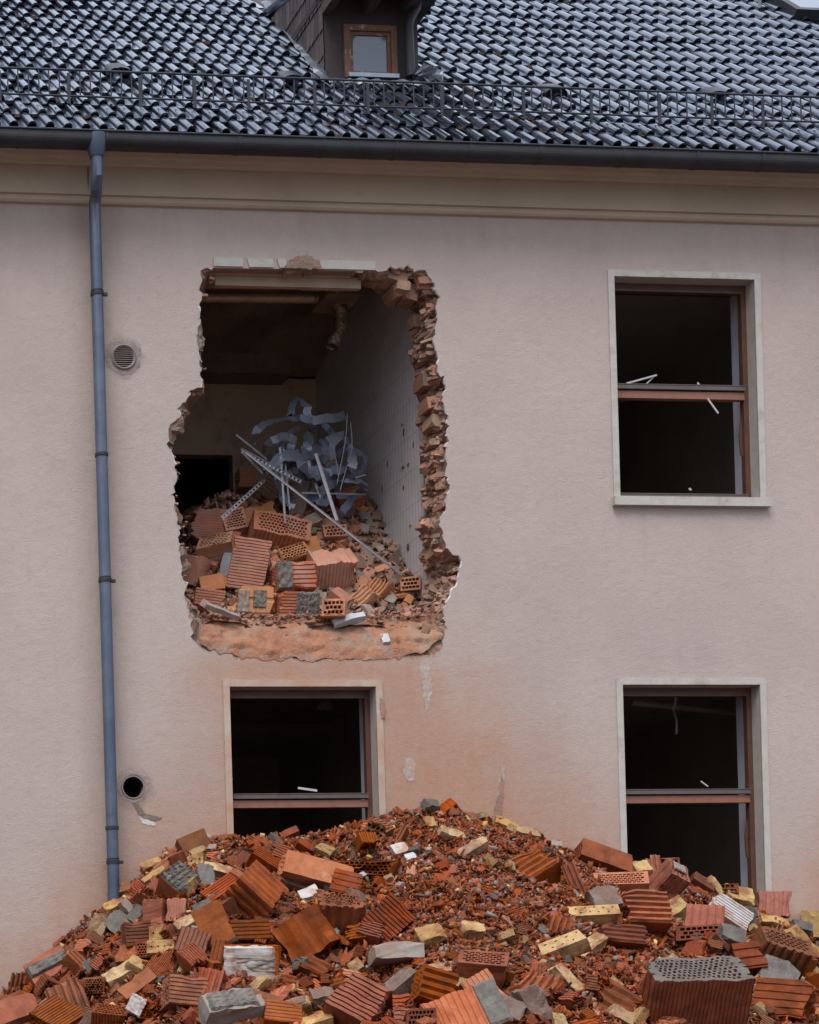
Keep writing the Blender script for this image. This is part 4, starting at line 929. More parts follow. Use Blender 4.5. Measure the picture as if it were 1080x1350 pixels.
LG, GR, WH, YE_, BR = 'lgrey', 'grey', 'white', 'yellow', 'brown'
OUT = [
 # kind, px, py, w, d, h, a (axis of the cells), b (main face), options, label, phrase that others can refer to
 ('H',335,1181,50,46,56,(.72,-.66,.15),(.32,.62,.62),dict(r=5,rd=.06,sr=4,srd=.08,wave=True),'large clay block lying on edge with broad grooves sloping down on two faces','the broad grooved block on edge'),
 ('H',235,1168,34,34,36,(.55,-.45,.35),(-.15,.75,.5),dict(r=0,crust=[('y',1,1.02,0,0,5,'grey',True)]),"tilted clay block capped with a dark dimpled mortar bed, right of the downpipe's foot",'the mortar capped block'),
 ('C',270,1158,34,18,22,(1,-.05,.1),(0,.5,.8),dict(amp=.07),'charcoal grey mortar lump under a yellow brick, beside the mortar capped block','the charcoal mortar lump'),
 ('H',232,1200,22,14,28,(.1,1,.05),(.1,.1,1),dict(m='clay_p',r=7,hl=(4,2),brk=(.12,0)),'pale pink fluted tile piece standing upright beside a plain brown face','the pale pink fluted piece'),
 ('H',205,1207,24,26,38,(.0,1,.0),(-.15,.05,1),dict(r=0,hl=(0,0)),'plain smooth brown block standing upright next to the pale pink fluted piece','the plain upright block'),
 ('H',284,1222,34,30,52,(.45,-.85,.25),(-.2,.35,.85),dict(r=0,crust=[('-z',1,1,0,0,4,'grey',False)]),'long brown block leaning downhill with a grey mortar end and white plaster along one edge','the leaning block with grey end'),
 ('C',270,1200,26,12,24,(.45,-.85,.25),(-.35,.8,.45),dict(m='grey',amp=.04,cut=.1,lift=2.4),'square slab of grey mortar crowning the leaning block','the square mortar slab'),
 ('H',326,1229,24,24,50,(1,.02,.0),(0,.25,1),dict(r=5,rd=.05,brk=(.04,.04)),'small clay block lying level with four bold horizontal ribs, just above the white plastered block','the four ribbed block'),
 ('H',254,1248,36,30,34,(-.32,-.9,.3),(.05,.3,.95),dict(r=7,rd=.05,hl=(8,4)),'clay block with six steep flutes leaning left above a dark hollow underside','the steeply fluted block'),
 ('H',331,1270,66,30,44,(.05,1,.15),(-.05,.25,1),dict(r=0,hl=(10,4),crust=[('y',.9,.95,0,0,3,'white',False),('y',.72,.42,-.10,-.02,3.5,'lgrey',False)]),'big block faced with cracked white and grey plaster, the palest piece low on the heap','the white plastered block'),
 ('S',218,1272,40,7,50,(.6,.75,.2),(-.35,.2,.9),dict(r=16,rd=.15,brk=(.7,.3),wave=False),'triangular slab of finely ribbed clay propped up on its broken edge','the triangular ribbed slab'),
 ('H',243,1311,36,34,48,(1,-.12,.05),(-.05,.35,.95),dict(r=7,rd=.05,brk=(.05,.05)),'clay block lying level, ribs horizontal, partly under the fluted block with open cells','the level ribbed block'),
 ('H',276,1301,32,26,36,(-.25,-.85,.35),(-.1,.35,.9),dict(r=4,rd=.07,hl=(6,4),wave=True),"fluted clay block with open cells on its lower end, above the grey ridged stone",'the open ended fluted block'),
 ('H',191,1330,22,26,42,(.45,-.15,.9),(-.85,.4,.1),dict(r=0,hl=(5,5),hf=.8,crust=[('y',1,1,0,0,3,'white',False)]),'tall perforated block end full of open cells with a white plastered edge','the block full of open cells'),
 ('H',184,1302,22,18,46,(.8,.55,.15),(-.3,.6,.7),dict(r=0),'plain long clay brick sloping up between a yellow brick and the perforated block','the plain long sloping brick'),
 ('Y',160,1287,24,18,44,(.85,.45,.1),(-.3,.75,.6),dict(),'clean yellow brick lying tilted on the lower slope, its long face lit','the clean tilted yellow brick'),
 ('Y',182,1274,22,14,30,(.8,-.45,.2),(.1,.8,.6),dict(cut=.6),'broken yellow brick tucked behind the clean tilted yellow brick',''),
 ('H',67,1282,40,30,50,(.85,.4,.15),(-.25,.62,.75),dict(r=0,crust=[('y',.45,1.02,0,0,6,'grey',False)]),"clay block banded with a thick dark mortar strip at the heap's lower end",'the mortar banded block'),
 ('S',26,1296,24,10,26,(.25,.95,.1),(-.1,.2,1),dict(r=4,rd=.4,brk=(.2,.2)),'upright clay piece with four thick flutes at the very end of the heap','the thick fluted end piece'),
 ('H',90,1322,46,26,44,(.35,-.85,.35),(-.1,.55,.8),dict(r=5,rd=.16,hl=(7,3),wave=True),'deeply corrugated clay block sloping toward the camera near the lower end of the heap','the deeply corrugated block'),
 ('H',25,1340,46,30,50,(.9,.3,.2),(-.2,.75,.6),dict(r=0),'plain flat topped clay brick at the lowest corner of the heap','the plain flat topped brick'),
 ('H',76,1345,50,26,50,(-.75,-.45,.4),(-.1,.6,.8),dict(r=12,rd=.04,hl=(8,4)),'finely ribbed clay block in front of the deeply corrugated block','the finely ribbed low block'),
 ('H',125,1302,26,22,22,(.05,.25,1),(0,1,0),dict(r=0,hl=(7,6),brk=(.2,.1)),'perforated block end with small rhombic cells between two yellow bricks','the small celled block end'),
 ('H',146,1345,42,26,30,(.15,.85,.5),(-.1,-.3,1),dict(r=12,rd=.03,hl=(9,5)),'clay block with its cells facing up beside the block full of open cells',''),
 ('C',305,1331,42,34,78,(1,.12,.1),(-.1,.75,.65),dict(m='lgrey',amp=.05,crust=[('y',.85,.85,0,0,3.5,'grey',True)]),'big grey ridged stone like a loaf at the front of the heap','the big grey ridged stone'),
 ('Y',341,1300,16,14,32,(.7,.62,.2),(-.4,.6,.7),dict(),'small yellow brick end wedged above the big grey ridged stone','the wedged yellow end'),
 ('Y',130,1226,22,18,40,(.35,.93,.0),(-.3,.1,.95),dict(cut=.8,),'tall chipped yellow lump standing on end on the lower slope','the tall chipped yellow lump'),
 ('Y',151,1197,18,14,28,(.9,.35,.1),(-.1,.8,.6),dict(cut=.7),'crumbled yellow and red lump just under the foot of the downpipe','the crumbled yellow lump'),
 ('Y',158,1177,16,18,30,(.95,.25,.0),(-.1,.6,.8),dict(cut=.7),'rounded yellow and brown brick end hiding the foot of the downpipe','the rounded brick end'),
 ('Y',203,1157,12,12,34,(.85,.5,.1),(-.3,.7,.7),dict(cut=.3),'slim yellow brick piece sloping upward behind the mortar capped block',''),
 ('Y',200,1142,14,12,28,(.9,.35,.1),(-.1,.8,.6),dict(m='yellow',cut=.7),'dusty yellow stone on the skyline of the heap, right of the downpipe',''),
 ('Y',259,1136,22,18,12,(-.1,.4,.9),(.2,-.9,.4),dict(hl=(2,1),cut=.6,brk=(.1,.3)),'triangular yellow brick corner with a single dark hole','the yellow corner with one hole'),
 ('Y',287,1149,14,14,40,(.95,-.2,.1),(0,.7,.7),dict(),'long yellow brick lying above the charcoal mortar lump','the long yellow brick'),
 ('Y',262,1124,12,9,20,(.85,.4,.1),(0,.7,.7),dict(cut=.7),'small yellow wedge below the crest brick',''),
 ('Y',209,1232,22,20,16,(-.2,.35,.9),(0,-.9,.35),dict(hl=(2,1),cut=.5),'yellow brick stub with two dark holes facing outward','the yellow stub with two holes'),
 ('Y',213,1250,38,20,12,(0,.5,.85),(0,-.85,.5),dict(hl=(4,1)),'flat pale yellow brick with a row of round holes, below the stub with two holes','the flat holed yellow brick'),
 ('Y',247,1218,18,12,34,(.9,.35,.1),(-.1,.7,.7),dict(cut=.6),'mossy yellow and red brick lying below the square mortar slab',''),
 ('C',157,1219,30,20,28,(.7,.6,.2),(-.2,.6,.8),dict(amp=.05,m='grey'),'large dark grey mortar lump beside the tall chipped yellow lump','the large dark mortar lump'),
 ('C',182,1207,18,14,24,(.6,.7,.2),(-.2,.6,.8),dict(amp=.06,m='grey',),'dark grey dimpled lump uphill of the large dark mortar lump',''),
 ('C',168,1198,12,10,26,(.6,-.7,.2),(.3,.6,.8),dict(m='lgrey'),'pale grey flake wedged between yellow lumps below the downpipe',''),
 ('S',182,1172,18,8,22,(.75,-.65,.1),(.2,.6,.8),dict(m='clay_p',r=5),'pale pink ribbed shard just uphill of the rounded brick end',''),
 ('S',176,1186,18,8,22,(.75,-.5,.1),(.1,.6,.8),dict(r=4),'orange ribbed shard just below the pale pink ribbed shard',''),
 ('H',180,1233,30,24,32,(1,.04,.0),(0,.15,1),dict(r=7,rd=.06),'square clay block with six horizontal ribs on the lower slope','the square six ribbed block'),
 ('H',190,1253,20,20,22,(.15,.1,1),(0,1,.1),dict(r=0,hl=(5,5)),'small perforated block with brick shaped cells facing outward','the small perforated face'),
 ('H',100,1271,16,18,32,(.65,-.6,.3),(.2,.7,.6),dict(r=3,rd=.1,hl=(3,2),brk=(.1,.1)),'small clay brick with two lengthwise grooves, beside the mortar banded block',''),
 ('H',348,1137,20,20,36,(.8,-.5,.2),(.1,.75,.6),dict(r=6,rd=.12,brk=(.1,.1)),'dark clay block with rough lengthwise ribs right under the lower window','the dark rough ribbed block'),
 ('H',256,1115,26,16,36,(.9,.35,.1),(-.1,.3,.95),dict(m='clay_d',r=0,hl=(0,0)),'dark brick on the crest at the corner of the lower window','the crest brick'),
 ('H',294,1177,30,18,42,(.8,.5,.15),(-.2,.75,.55),dict(r=6,rd=.06),'ribbed clay block sloping up behind the broad grooved block',''),
 ('H',312,1161,18,18,26,(.75,-.55,.2),(.2,.8,.5),dict(r=3,rd=.16,wave=True,m='clay'),'small deeply fluted block tucked behind the broad grooved block',''),
 ('H',289,1262,16,16,40,(.25,.95,.0),(-.5,.1,.8),dict(r=3,rd=.06,sr=3),'slim clay block standing steeply beside the white plastered block',''),
 ('H',415,1153,28,34,84,(.97,-.26,.1),(.1,.4,.9),dict(m='clay_p',r=0,hl=(4,5),sr=20,srd=.03),'long pale pink block with fine upright flutes, the palest block beneath the lower window','the long pale pink block'),
 ('H',480,1146,84,18,34,(-.15,.1,1),(.1,.95,.1),dict(m='clay_d',r=0,hl=(12,4)),'long dark block lying with rows of open cells facing outward under the heap crest','the long open celled block'),
 ('H',706,1147,50,28,52,(.8,.45,.2),(-.35,.7,.6),dict(r=5,rd=.16,wave=True,brk=(.25,.2)),'large broken block with splintered ribs sloping up, in the upper middle of the heap','the splintered ribbed block'),
 ('H',448,1209,52,44,50,(.12,.8,.5),(.15,-.25,.95),dict(r=4,rd=.07,wave=True,hl=(9,7),sr=3,srd=.07,m='clay'),'big dark clay block with broad wavy flutes and a perforated top','the wavy block with perforated top'),
 ('H',507,1221,54,44,44,(.62,-.55,.3),(-.1,.6,.75),dict(r=11,rd=.045,hl=(9,6)),'large clay block with ten crisp diagonal ribs, in the middle of the heap','the crisp diagonal ribbed block'),
 ('H',404,1233,60,44,54,(.5,-.75,.2),(-.2,.35,.9),dict(r=2,rd=.06,wave=True,hl=(8,6)),'large smooth clay block with a single raised tongue, leaning downhill','the smooth tongued block'),
 ('C',522,1259,66,22,40,(.25,.28,.85),(.05,.95,.2),dict(m='lgrey',amp=.03,cut=.35),'flat grey concrete slab lying like a table top in the middle of the heap','the flat grey slab'),
 ('Y',566,1087,22,12,14,(.98,.05,.1),(0,.7,.7),dict(m='yellow',cut=.1),'small yellow brick end lying on fine debris right below the crest','the yellow end below the crest'),
 ('Y',595,1101,13,12,34,(.9,-.35,.1),(0,.7,.7),dict(m='yellow',cut=.7),'flattened yellow chip on the upper slope, split along one side',''),
 ('Y',623,1119,15,12,42,(.85,.5,.05),(-.2,.6,.75),dict(m='yellow',cut=.3),'slim pale yellow brick sloping up over fine debris on the upper slope','the slim yellow brick'),
 ('Y',668,1089,14,10,36,(.9,-.42,.1),(.1,.7,.7),dict(m='yellow',cut=.4),'long yellow brick piece on the skyline under the split in the wall','the skyline yellow piece'),
 ('Y',695,1100,14,12,34,(.95,-.2,.1),(.1,.7,.7),dict(m='yellow',cut=.7),'second yellow piece on the skyline, downhill of the long one',''),
 ('S',418,1277,34,9,48,(.85,-.42,.25),(.1,.75,.6),dict(r=3,rd=.35,brk=(.35,.2)),'curved clay shell with shallow waves lying below the smooth tongued block','the curved clay shell'),
 ('Y',471,1276,18,16,18,(.75,.5,.3),(-.4,.4,.8),dict(m='yellow',cut=.4),'yellow cube shaped stub downhill of the crisp diagonal ribbed block','the yellow cube stub'),
 ('C',527,1303,26,26,58,(.75,.6,.2),(-.2,.8,.5),dict(m='brown',amp=.05,cut=.3),'long dirty brown masonry block sloping up from the front of the heap','the long brown masonry block'),
 ('H',574,1305,40,36,46,(.95,-.28,.1),(-.05,.4,.9),dict(r=4,rd=.1,wave=True,hl=(6,4)),'clay block with four heavy horizontal flutes under a yellow brick','the heavy fluted block'),
 ('Y',586,1280,26,12,36,(.98,.1,.1),(0,.85,.5),dict(m='yellow',cut=.5),'yellow brick lying on top of the heavy fluted block',''),
 ('H',636,1279,56,34,34,(.1,.82,.55),(-.1,-.3,.95),dict(r=0,hl=(7,6),hf=.8),'clay block with a wide top full of brick shaped cells','the wide cell topped block'),
 ('H',636,1309,36,22,42,(.5,-.7,.4),(-.05,.6,.8),dict(r=6,rd=.05,m='clay_p'),'pinkish fluted block leaning on the front of the wide cell topped block','the pinkish leaning block'),
 ('H',474,1331,56,48,62,(.72,-.35,.55),(-.3,.75,.55),dict(r=9,rd=.07,hl=(10,7),brk=(.22,.1),warp=.03),'badly torn clay block with frayed ribs and crushed cells at the front of the heap','the frayed block'),
 ('H',612,1341,90,30,60,(.35,-.75,.5),(-.1,.75,.6),dict(r=12,rd=.035,m='clay_p',crust=[('y',.3,1,.36,0,3,'grey',False)]),'wide pinkish ribbed block edged with grey mortar at the bottom of the view','the mortar edged ribbed block'),
 ('Y',393,1328,18,20,32,(.9,.25,.3),(-.2,.75,.6),dict(m='yellow',cut=.4,crust=[('y',.8,.8,0,0,1.5,'brown',False)]),'soiled yellow brick end just above the lower edge, beside the frayed block',''),
 ('Y',418,1349,24,16,40,(.9,.3,.2),(-.1,.85,.5),dict(m='yellow',cut=.5),'yellow broken brick cut off by the lower edge beneath the soiled yellow end',''),
 ('C',425,1316,26,18,30,(.9,.1,.2),(0,.8,.5),dict(m='brown',amp=.08),'knobbly grey brown mortar lump behind the frayed block',''),
 ('C',661,1334,30,36,52,(.9,-.35,.1),(0,.6,.8),dict(m='brown',amp=.08),'dark crumbling masonry lump in front of the pinkish leaning block','the dark crumbling lump'),
 ('C',700,1326,32,30,50,(.35,-.9,.1),(.3,.5,.8),dict(m='brown',amp=.08),'upright dark masonry lump with a ragged edge, beside the fan of ribbed plates','the ragged upright lump'),
 ('H',716,1300,44,26,54,(.55,.72,.2),(-.35,.35,.85),dict(r=5,rd=.14,wave=True,brk=(.35,.1),hl=(6,3)),'clay block broken into a fan of ribbed plates leaning uphill','the fan of ribbed plates'),
 ('Y',746,1291,16,16,46,(.65,-.72,.1),(.3,.6,.75),dict(m='yellow',cut=.5),'yellow brick sliding down beside the fan of ribbed plates',''),
 ('Y',568,1236,30,20,34,(.9,.2,.2),(-.1,.8,.6),dict(m='yellow',cut=.9),'crumbling yellow mound of brick amid fine debris','the crumbling yellow mound'),
 ('Y',622,1228,22,18,30,(.9,-.1,.2),(-.1,.8,.6),dict(m='yellow',cut=.8),'yellow and brown knob of brick amid the fine debris, uphill of the cell topped block',''),
 ('H',593,1067,18,14,20,(.35,-.35,.85),(-.4,.6,.6),dict(r=2,hl=(2,2),hf=.8),'small hollow brick end on the very summit of the heap','the summit brick'),
 ('H',382,1100,11,9,22,(.9,.35,.2),(0,.7,.7),dict(r=0,hl=(2,1)),'tiny hollow clay piece on the skyline in front of the dark window',''),
 ('H',455,1170,30,26,34,(.85,-.2,.3),(0,.5,.9),dict(m='clay_d',r=4,hl=(5,4)),'dark ribbed block end below the long open celled block',''),
 ('C',436,1166,12,14,26,(.2,.9,.2),(-.2,.2,1),dict(amp=.08),'dark mortar stump beside the end of the long pale pink block',''),
 ('C',408,1182,24,16,26,(.9,.3,.2),(-.1,.8,.6),dict(m='white',name='plaster_lump'),'white plaster lump below the long pale pink block','the white plaster lump'),
 ('C',386,1167,10,9,56,(.93,-.36,.1),(.1,.7,.7),dict(m='brown',name='wooden_stake',amp=.02),'thin brown stick of masonry lying across the long pale pink block',''),
 ('H',795,1135,26,24,64,(.93,-.33,.1),(.1,.6,.8),dict(r=0,m='clay'),'long plain brown block sloping down the skyline in front of the buried window','the long plain skyline block'),
 ('H',818,1165,60,24,18,(.05,.72,.7),(0,.6,-.7),dict(r=0,hl=(11,5),hf=.82,m='clay_p'),'flat perforated block end like a grid, below the long plain skyline block','the grid like block end'),
 ('C',795,1189,34,26,36,(.9,.1,.1),(0,.6,.8),dict(m='brown',amp=.07),'rounded grey brown boulder of masonry under the grid like block end','the grey brown boulder'),
 ('Y',783,1207,64,24,18,(.05,.8,.6),(.05,-.5,.85),dict(hl=(5,2),m='yellow'),'whole yellow brick with a row of round holes along its top','the yellow brick with a row of holes'),
 ('H',847,1206,46,40,56,(.97,-.05,.1),(0,.5,.85),dict(r=6,rd=.10,wave=True,brk=(.08,.12)),'large clay block with wavy horizontal ribs, broken at the top','the wavy ribbed block'),
 ('H',880,1164,34,28,44,(.5,.55,.62),(-.55,.6,.3),dict(r=2,hl=(9,6),sr=3,crust=[('z',.4,.6,.1,0,2,'lgrey',False)]),"block with fine perforated top and a plaster patch on it, below the buried window",'the block with fine perforated top'),
 ('S',862,1141,18,8,28,(-.1,.97,.0),(-.05,.2,1),dict(m='clay_p',r=3),'pale pink fluted shard standing up against the dark buried window','the pale pink standing shard'),
 ('H',882,1142,22,18,16,(.1,.2,1),(0,1,0),dict(r=0,hl=(4,3),hf=.8,brk=(.3,0)),'broken block end with torn cells on the skyline against the dark window',''),
 ('Y',845,1147,22,16,22,(.9,.1,.1),(0,.7,.7),dict(m='yellow',cut=.4),'yellow brick end beside the pale pink standing shard',''),
 ('H',929,1213,42,16,38,(.12,.95,.1),(-.05,.3,.95),dict(m='clay_p',r=5,rd=.07),'smooth pale pink panel with three dark slots leaning on a perforated block','the pale panel with slots'),
 ('H',922,1232,50,18,24,(-.1,.25,1),(0,1,0),dict(r=0,hl=(7,3),m='clay'),'perforated block end carrying the pale panel with slots',''),
 ('H',959,1208,34,22,50,(.82,-.55,.2),(.15,.65,.7),dict(m='white',r=8,rd=.09),'whitish block with crisp dark grooves sloping down','the whitish grooved block'),
 ('C',963,1238,28,22,34,(.9,-.3,.1),(0,.7,.7),dict(m='grey',amp=.05),'grey mortar lump stuck beneath the whitish grooved block',''),
 ('C',984,1213,18,20,34,(.2,.95,.1),(.1,.2,1),dict(m='grey',amp=.05),'dark grey lump standing at the lower end of the whitish grooved block',''),
 ('Y',890,1202,26,20,34,(.75,.5,.3),(-.2,.7,.7),dict(m='yellow',cut=.6),'two toned yellow brick stub above the pale panel with slots',''),
 ('Y',972,1184,28,20,36,(.9,-.2,.1),(0,.7,.7),dict(m='yellow',cut=.9),'weathered yellow and brown lump below the buried window','the weathered yellow lump'),
 ('Y',941,1170,12,12,30,(.6,-.75,.1),(.1,.7,.7),dict(cut=.8,m='yellow'),'thin dusty yellow chip leaning near the buried window',''),
 ('H',925,1167,16,14,30,(.8,-.5,.1),(.1,.7,.6),dict(r=3,m='clay_d'),'dark ribbed piece on the skyline downhill of the block with fine perforated top',''),
 ('H',955,1174,30,14,16,(.05,.35,.95),(0,.9,-.2),dict(r=0,hl=(5,2),hf=.8,brk=(.3,0)),'curved remnant of block cells on the skyline under the buried window',''),
 ('H',1020,1193,36,22,30,(.08,.97,.0),(-.05,.15,1),dict(m='clay_p',r=4,rd=.08,wave=True),'pinkish block with four upright flutes on the skyline against the wall','the pinkish upright fluted block'),
 ('Y',1018,1218,16,16,40,(.98,-.2,.0),(0,.7,.7),dict(m='yellow'),'yellow brick lying right below the pinkish upright fluted block',''),
 ('S',1017,1223,28,12,28,(-.35,-.85,.3),(-.05,.4,.9),dict(r=5,rd=.3),'chunky grooved clay piece leaning above the big dark ribbed block',''),
 ('H',1024,1262,60,44,50,(.35,.7,.6),(-.1,-.5,.85),dict(m='clay_d',r=6,rd=.09,wave=True,hl=(8,6)),'big dark ribbed block with a perforated top partly in shade','the big dark ribbed block'),
 ('Y',1058,1248,22,20,58,(.68,-.7,.1),(.2,.65,.7),dict(m='yellow',cut=.3),'long soiled yellow brick sliding down over the big dark ribbed block','the long soiled yellow brick'),
 ('Y',1072,1219,30,24,36,(.1,.97,.1),(-.1,.1,1),dict(m='yellow',cut=.25),'clean pale yellow brick standing on end at the edge of the view','the standing pale yellow brick'),
 ('C',1056,1225,16,16,26,(.8,-.2,.1),(0,.7,.7),dict(m='grey'),'small dark grey stone beside the standing pale yellow brick',''),
 ('H',1036,1322,46,44,64,(.75,-.05,.62),(-.45,.35,.8),dict(r=5,rd=.03,hl=(6,9),hf=.78),"large clay block with a tall end full of cells, in the lower corner",'the corner block full of cells'),
 ('H',911,1318,112,66,84,(.12,.85,.5),(.22,-.3,.92),dict(r=24,rd=.016,sr=4,srd=.04,wave=False,hl=(16,8),hf=.6,cap='grey',brk=(.05,0)),'the largest block, clay with a grey perforated top and fine upright ribs','the largest block'),
 ('C',924,1291,34,8,22,(.95,-.15,.25),(0,.95,.3),dict(m='grey',amp=.03,cut=.3,lift=7),'thin dark grey slab resting on top of the largest block','the thin slab on the largest block'),
 ('Y',745,1249,60,26,24,(-.36,.75,.5),(.1,-.5,.85),dict(hl=(4,2),m='yellow'),'large yellow brick with three dark pits, sloping up in the middle of the heap','the large pitted yellow brick'),
 ('Y',777,1251,18,15,48,(.75,.62,.1),(-.2,.6,.75),dict(m='yellow',cut=.3),'slimmer yellow brick lying parallel beside the large pitted yellow brick',''),
 ('S',737,1222,30,10,32,(-.3,-.9,.3),(0,.35,.95),dict(r=4,rd=.4,brk=(.15,.2)),'fluted clay shell standing up behind the large pitted yellow brick','the standing fluted shell'),
 ('H',757,1161,16,16,42,(.35,-.9,.25),(-.2,.3,.9),dict(r=3,rd=.14,wave=True,sr=2),'narrow fluted clay slab standing steeply between two larger blocks','the narrow standing slab'),
 ('H',820,1237,26,24,52,(.97,-.1,.1),(0,.5,.8),dict(m='clay_d',r=4,rd=.08,wave=True),'dark ribbed block half buried under the wavy ribbed block',''),
 ('C',1022,1288,40,28,50,(.85,-.35,.2),(-.1,.6,.75),dict(m='grey',amp=.05,cut=.5),'dark grey wedge shaped stone with a reddish top, above the corner block','the dark wedge shaped stone'),
 ('S',812,1325,56,10,60,(.8,-.5,.3),(-.15,.7,.7),dict(m='clay_d',r=4,rd=.35,brk=(.2,.25)),'broad dark rippled clay plate sloping at the front of the heap','the broad rippled plate'),
 ('Y',817,1342,20,18,34,(.85,-.45,.1),(0,.7,.7),dict(m='yellow',cut=.8),'yellow wedge lying on the broad rippled plate',''),
 ('H',985,1267,36,28,34,(.9,.1,.2),(0,.5,.85),dict(m='clay_d',r=3,rd=.06,brk=(.15,.1)),'dark brick stump between the largest block and the big dark ribbed block',''),
 ('S',943,1274,22,12,52,(.97,-.1,.1),(0,.7,.7),dict(r=3,rd=.3,m='clay_p',brk=(.2,.2)),'flat ribbed clay slab lying just above the thin slab on the largest block',''),
 ('Y',876,1278,18,14,46,(.8,.55,.1),(-.2,.7,.7),dict(m='yellow',cut=.8),'yellow brick sliver sloping up behind the largest block','the yellow sliver'),
 ('S',898,1277,24,6,32,(.8,.55,.1),(-.3,.5,.8),dict(r=1,rd=.02),'thin orange clay plate propped on the yellow sliver',''),
 ('C',920,1238,16,8,12,(.7,.6,.1),(0,.5,.8),dict(m='litter',name='foil_scrap',amp=.14,lift=3),'crumpled silvery foil scrap below the pale panel with slots',''),
 ('C',473,1157,8,3,20,(.85,.5,.2),(-.2,.6,.7),dict(m='strip',name='blue_scrap',lift=4),'bright blue scrap lying on the long open celled block',''),
 ('C',459,1170,8,4,16,(.5,-.8,.2),(.2,.3,.9),dict(m='litter',name='white_scrap',lift=4),'small white scrap at the end of the long pale pink block',''),
 ('C',527,1124,20,16,20,(.9,.2,.1),(0,.7,.7),dict(m='white',name='plaster_lump'),'pale plaster lump on the fine debris beyond the long open celled block',''),
 ('C',541,1132,12,10,14,(.9,.2,.1),(0,.7,.7),dict(m='litter',name='plaster_lump'),'smaller white plaster lump below the pale plaster lump',''),
 ('H',528,1105,8,8,28,(.5,.85,.1),(-.4,.3,.9),dict(r=2,rd=.2),'slim grooved clay stick leaning on fine debris under the crest',''),
 ('H',403,1118,12,10,24,(.8,-.5,.1),(.2,.7,.6),dict(r=0,m='clay'),'small orange brick end on the fine debris below the dark window',''),
 ('H',1075,1300,20,22,30,(.1,.9,.2),(0,.1,1),dict(m='clay',r=2),'brick stump at the edge of the view above the corner block',''),
 ('H',348,1325,22,20,40,(.9,-.25,.2),(0,.6,.8),dict(r=2,hl=(3,2),brk=(.2,.1)),'broken clay box with open cells right of the big grey ridged stone',''),
 ('H',372,1340,30,22,44,(.9,-.1,.2),(0,.6,.8),dict(m='clay',r=6),'ribbed clay block at the bottom edge beside the big grey ridged stone',''),
 ('H',555,1343,34,22,26,(0,.2,1),(0,1,0),dict(r=0,hl=(7,3),m='clay_d'),'dark perforated block end in the gap beside the mortar edged ribbed block',''),
 ('H',20,1322,20,12,26,(.8,.4,.2),(0,.7,.7),dict(r=3),'dark clay splinter behind the plain flat topped brick',''),
]
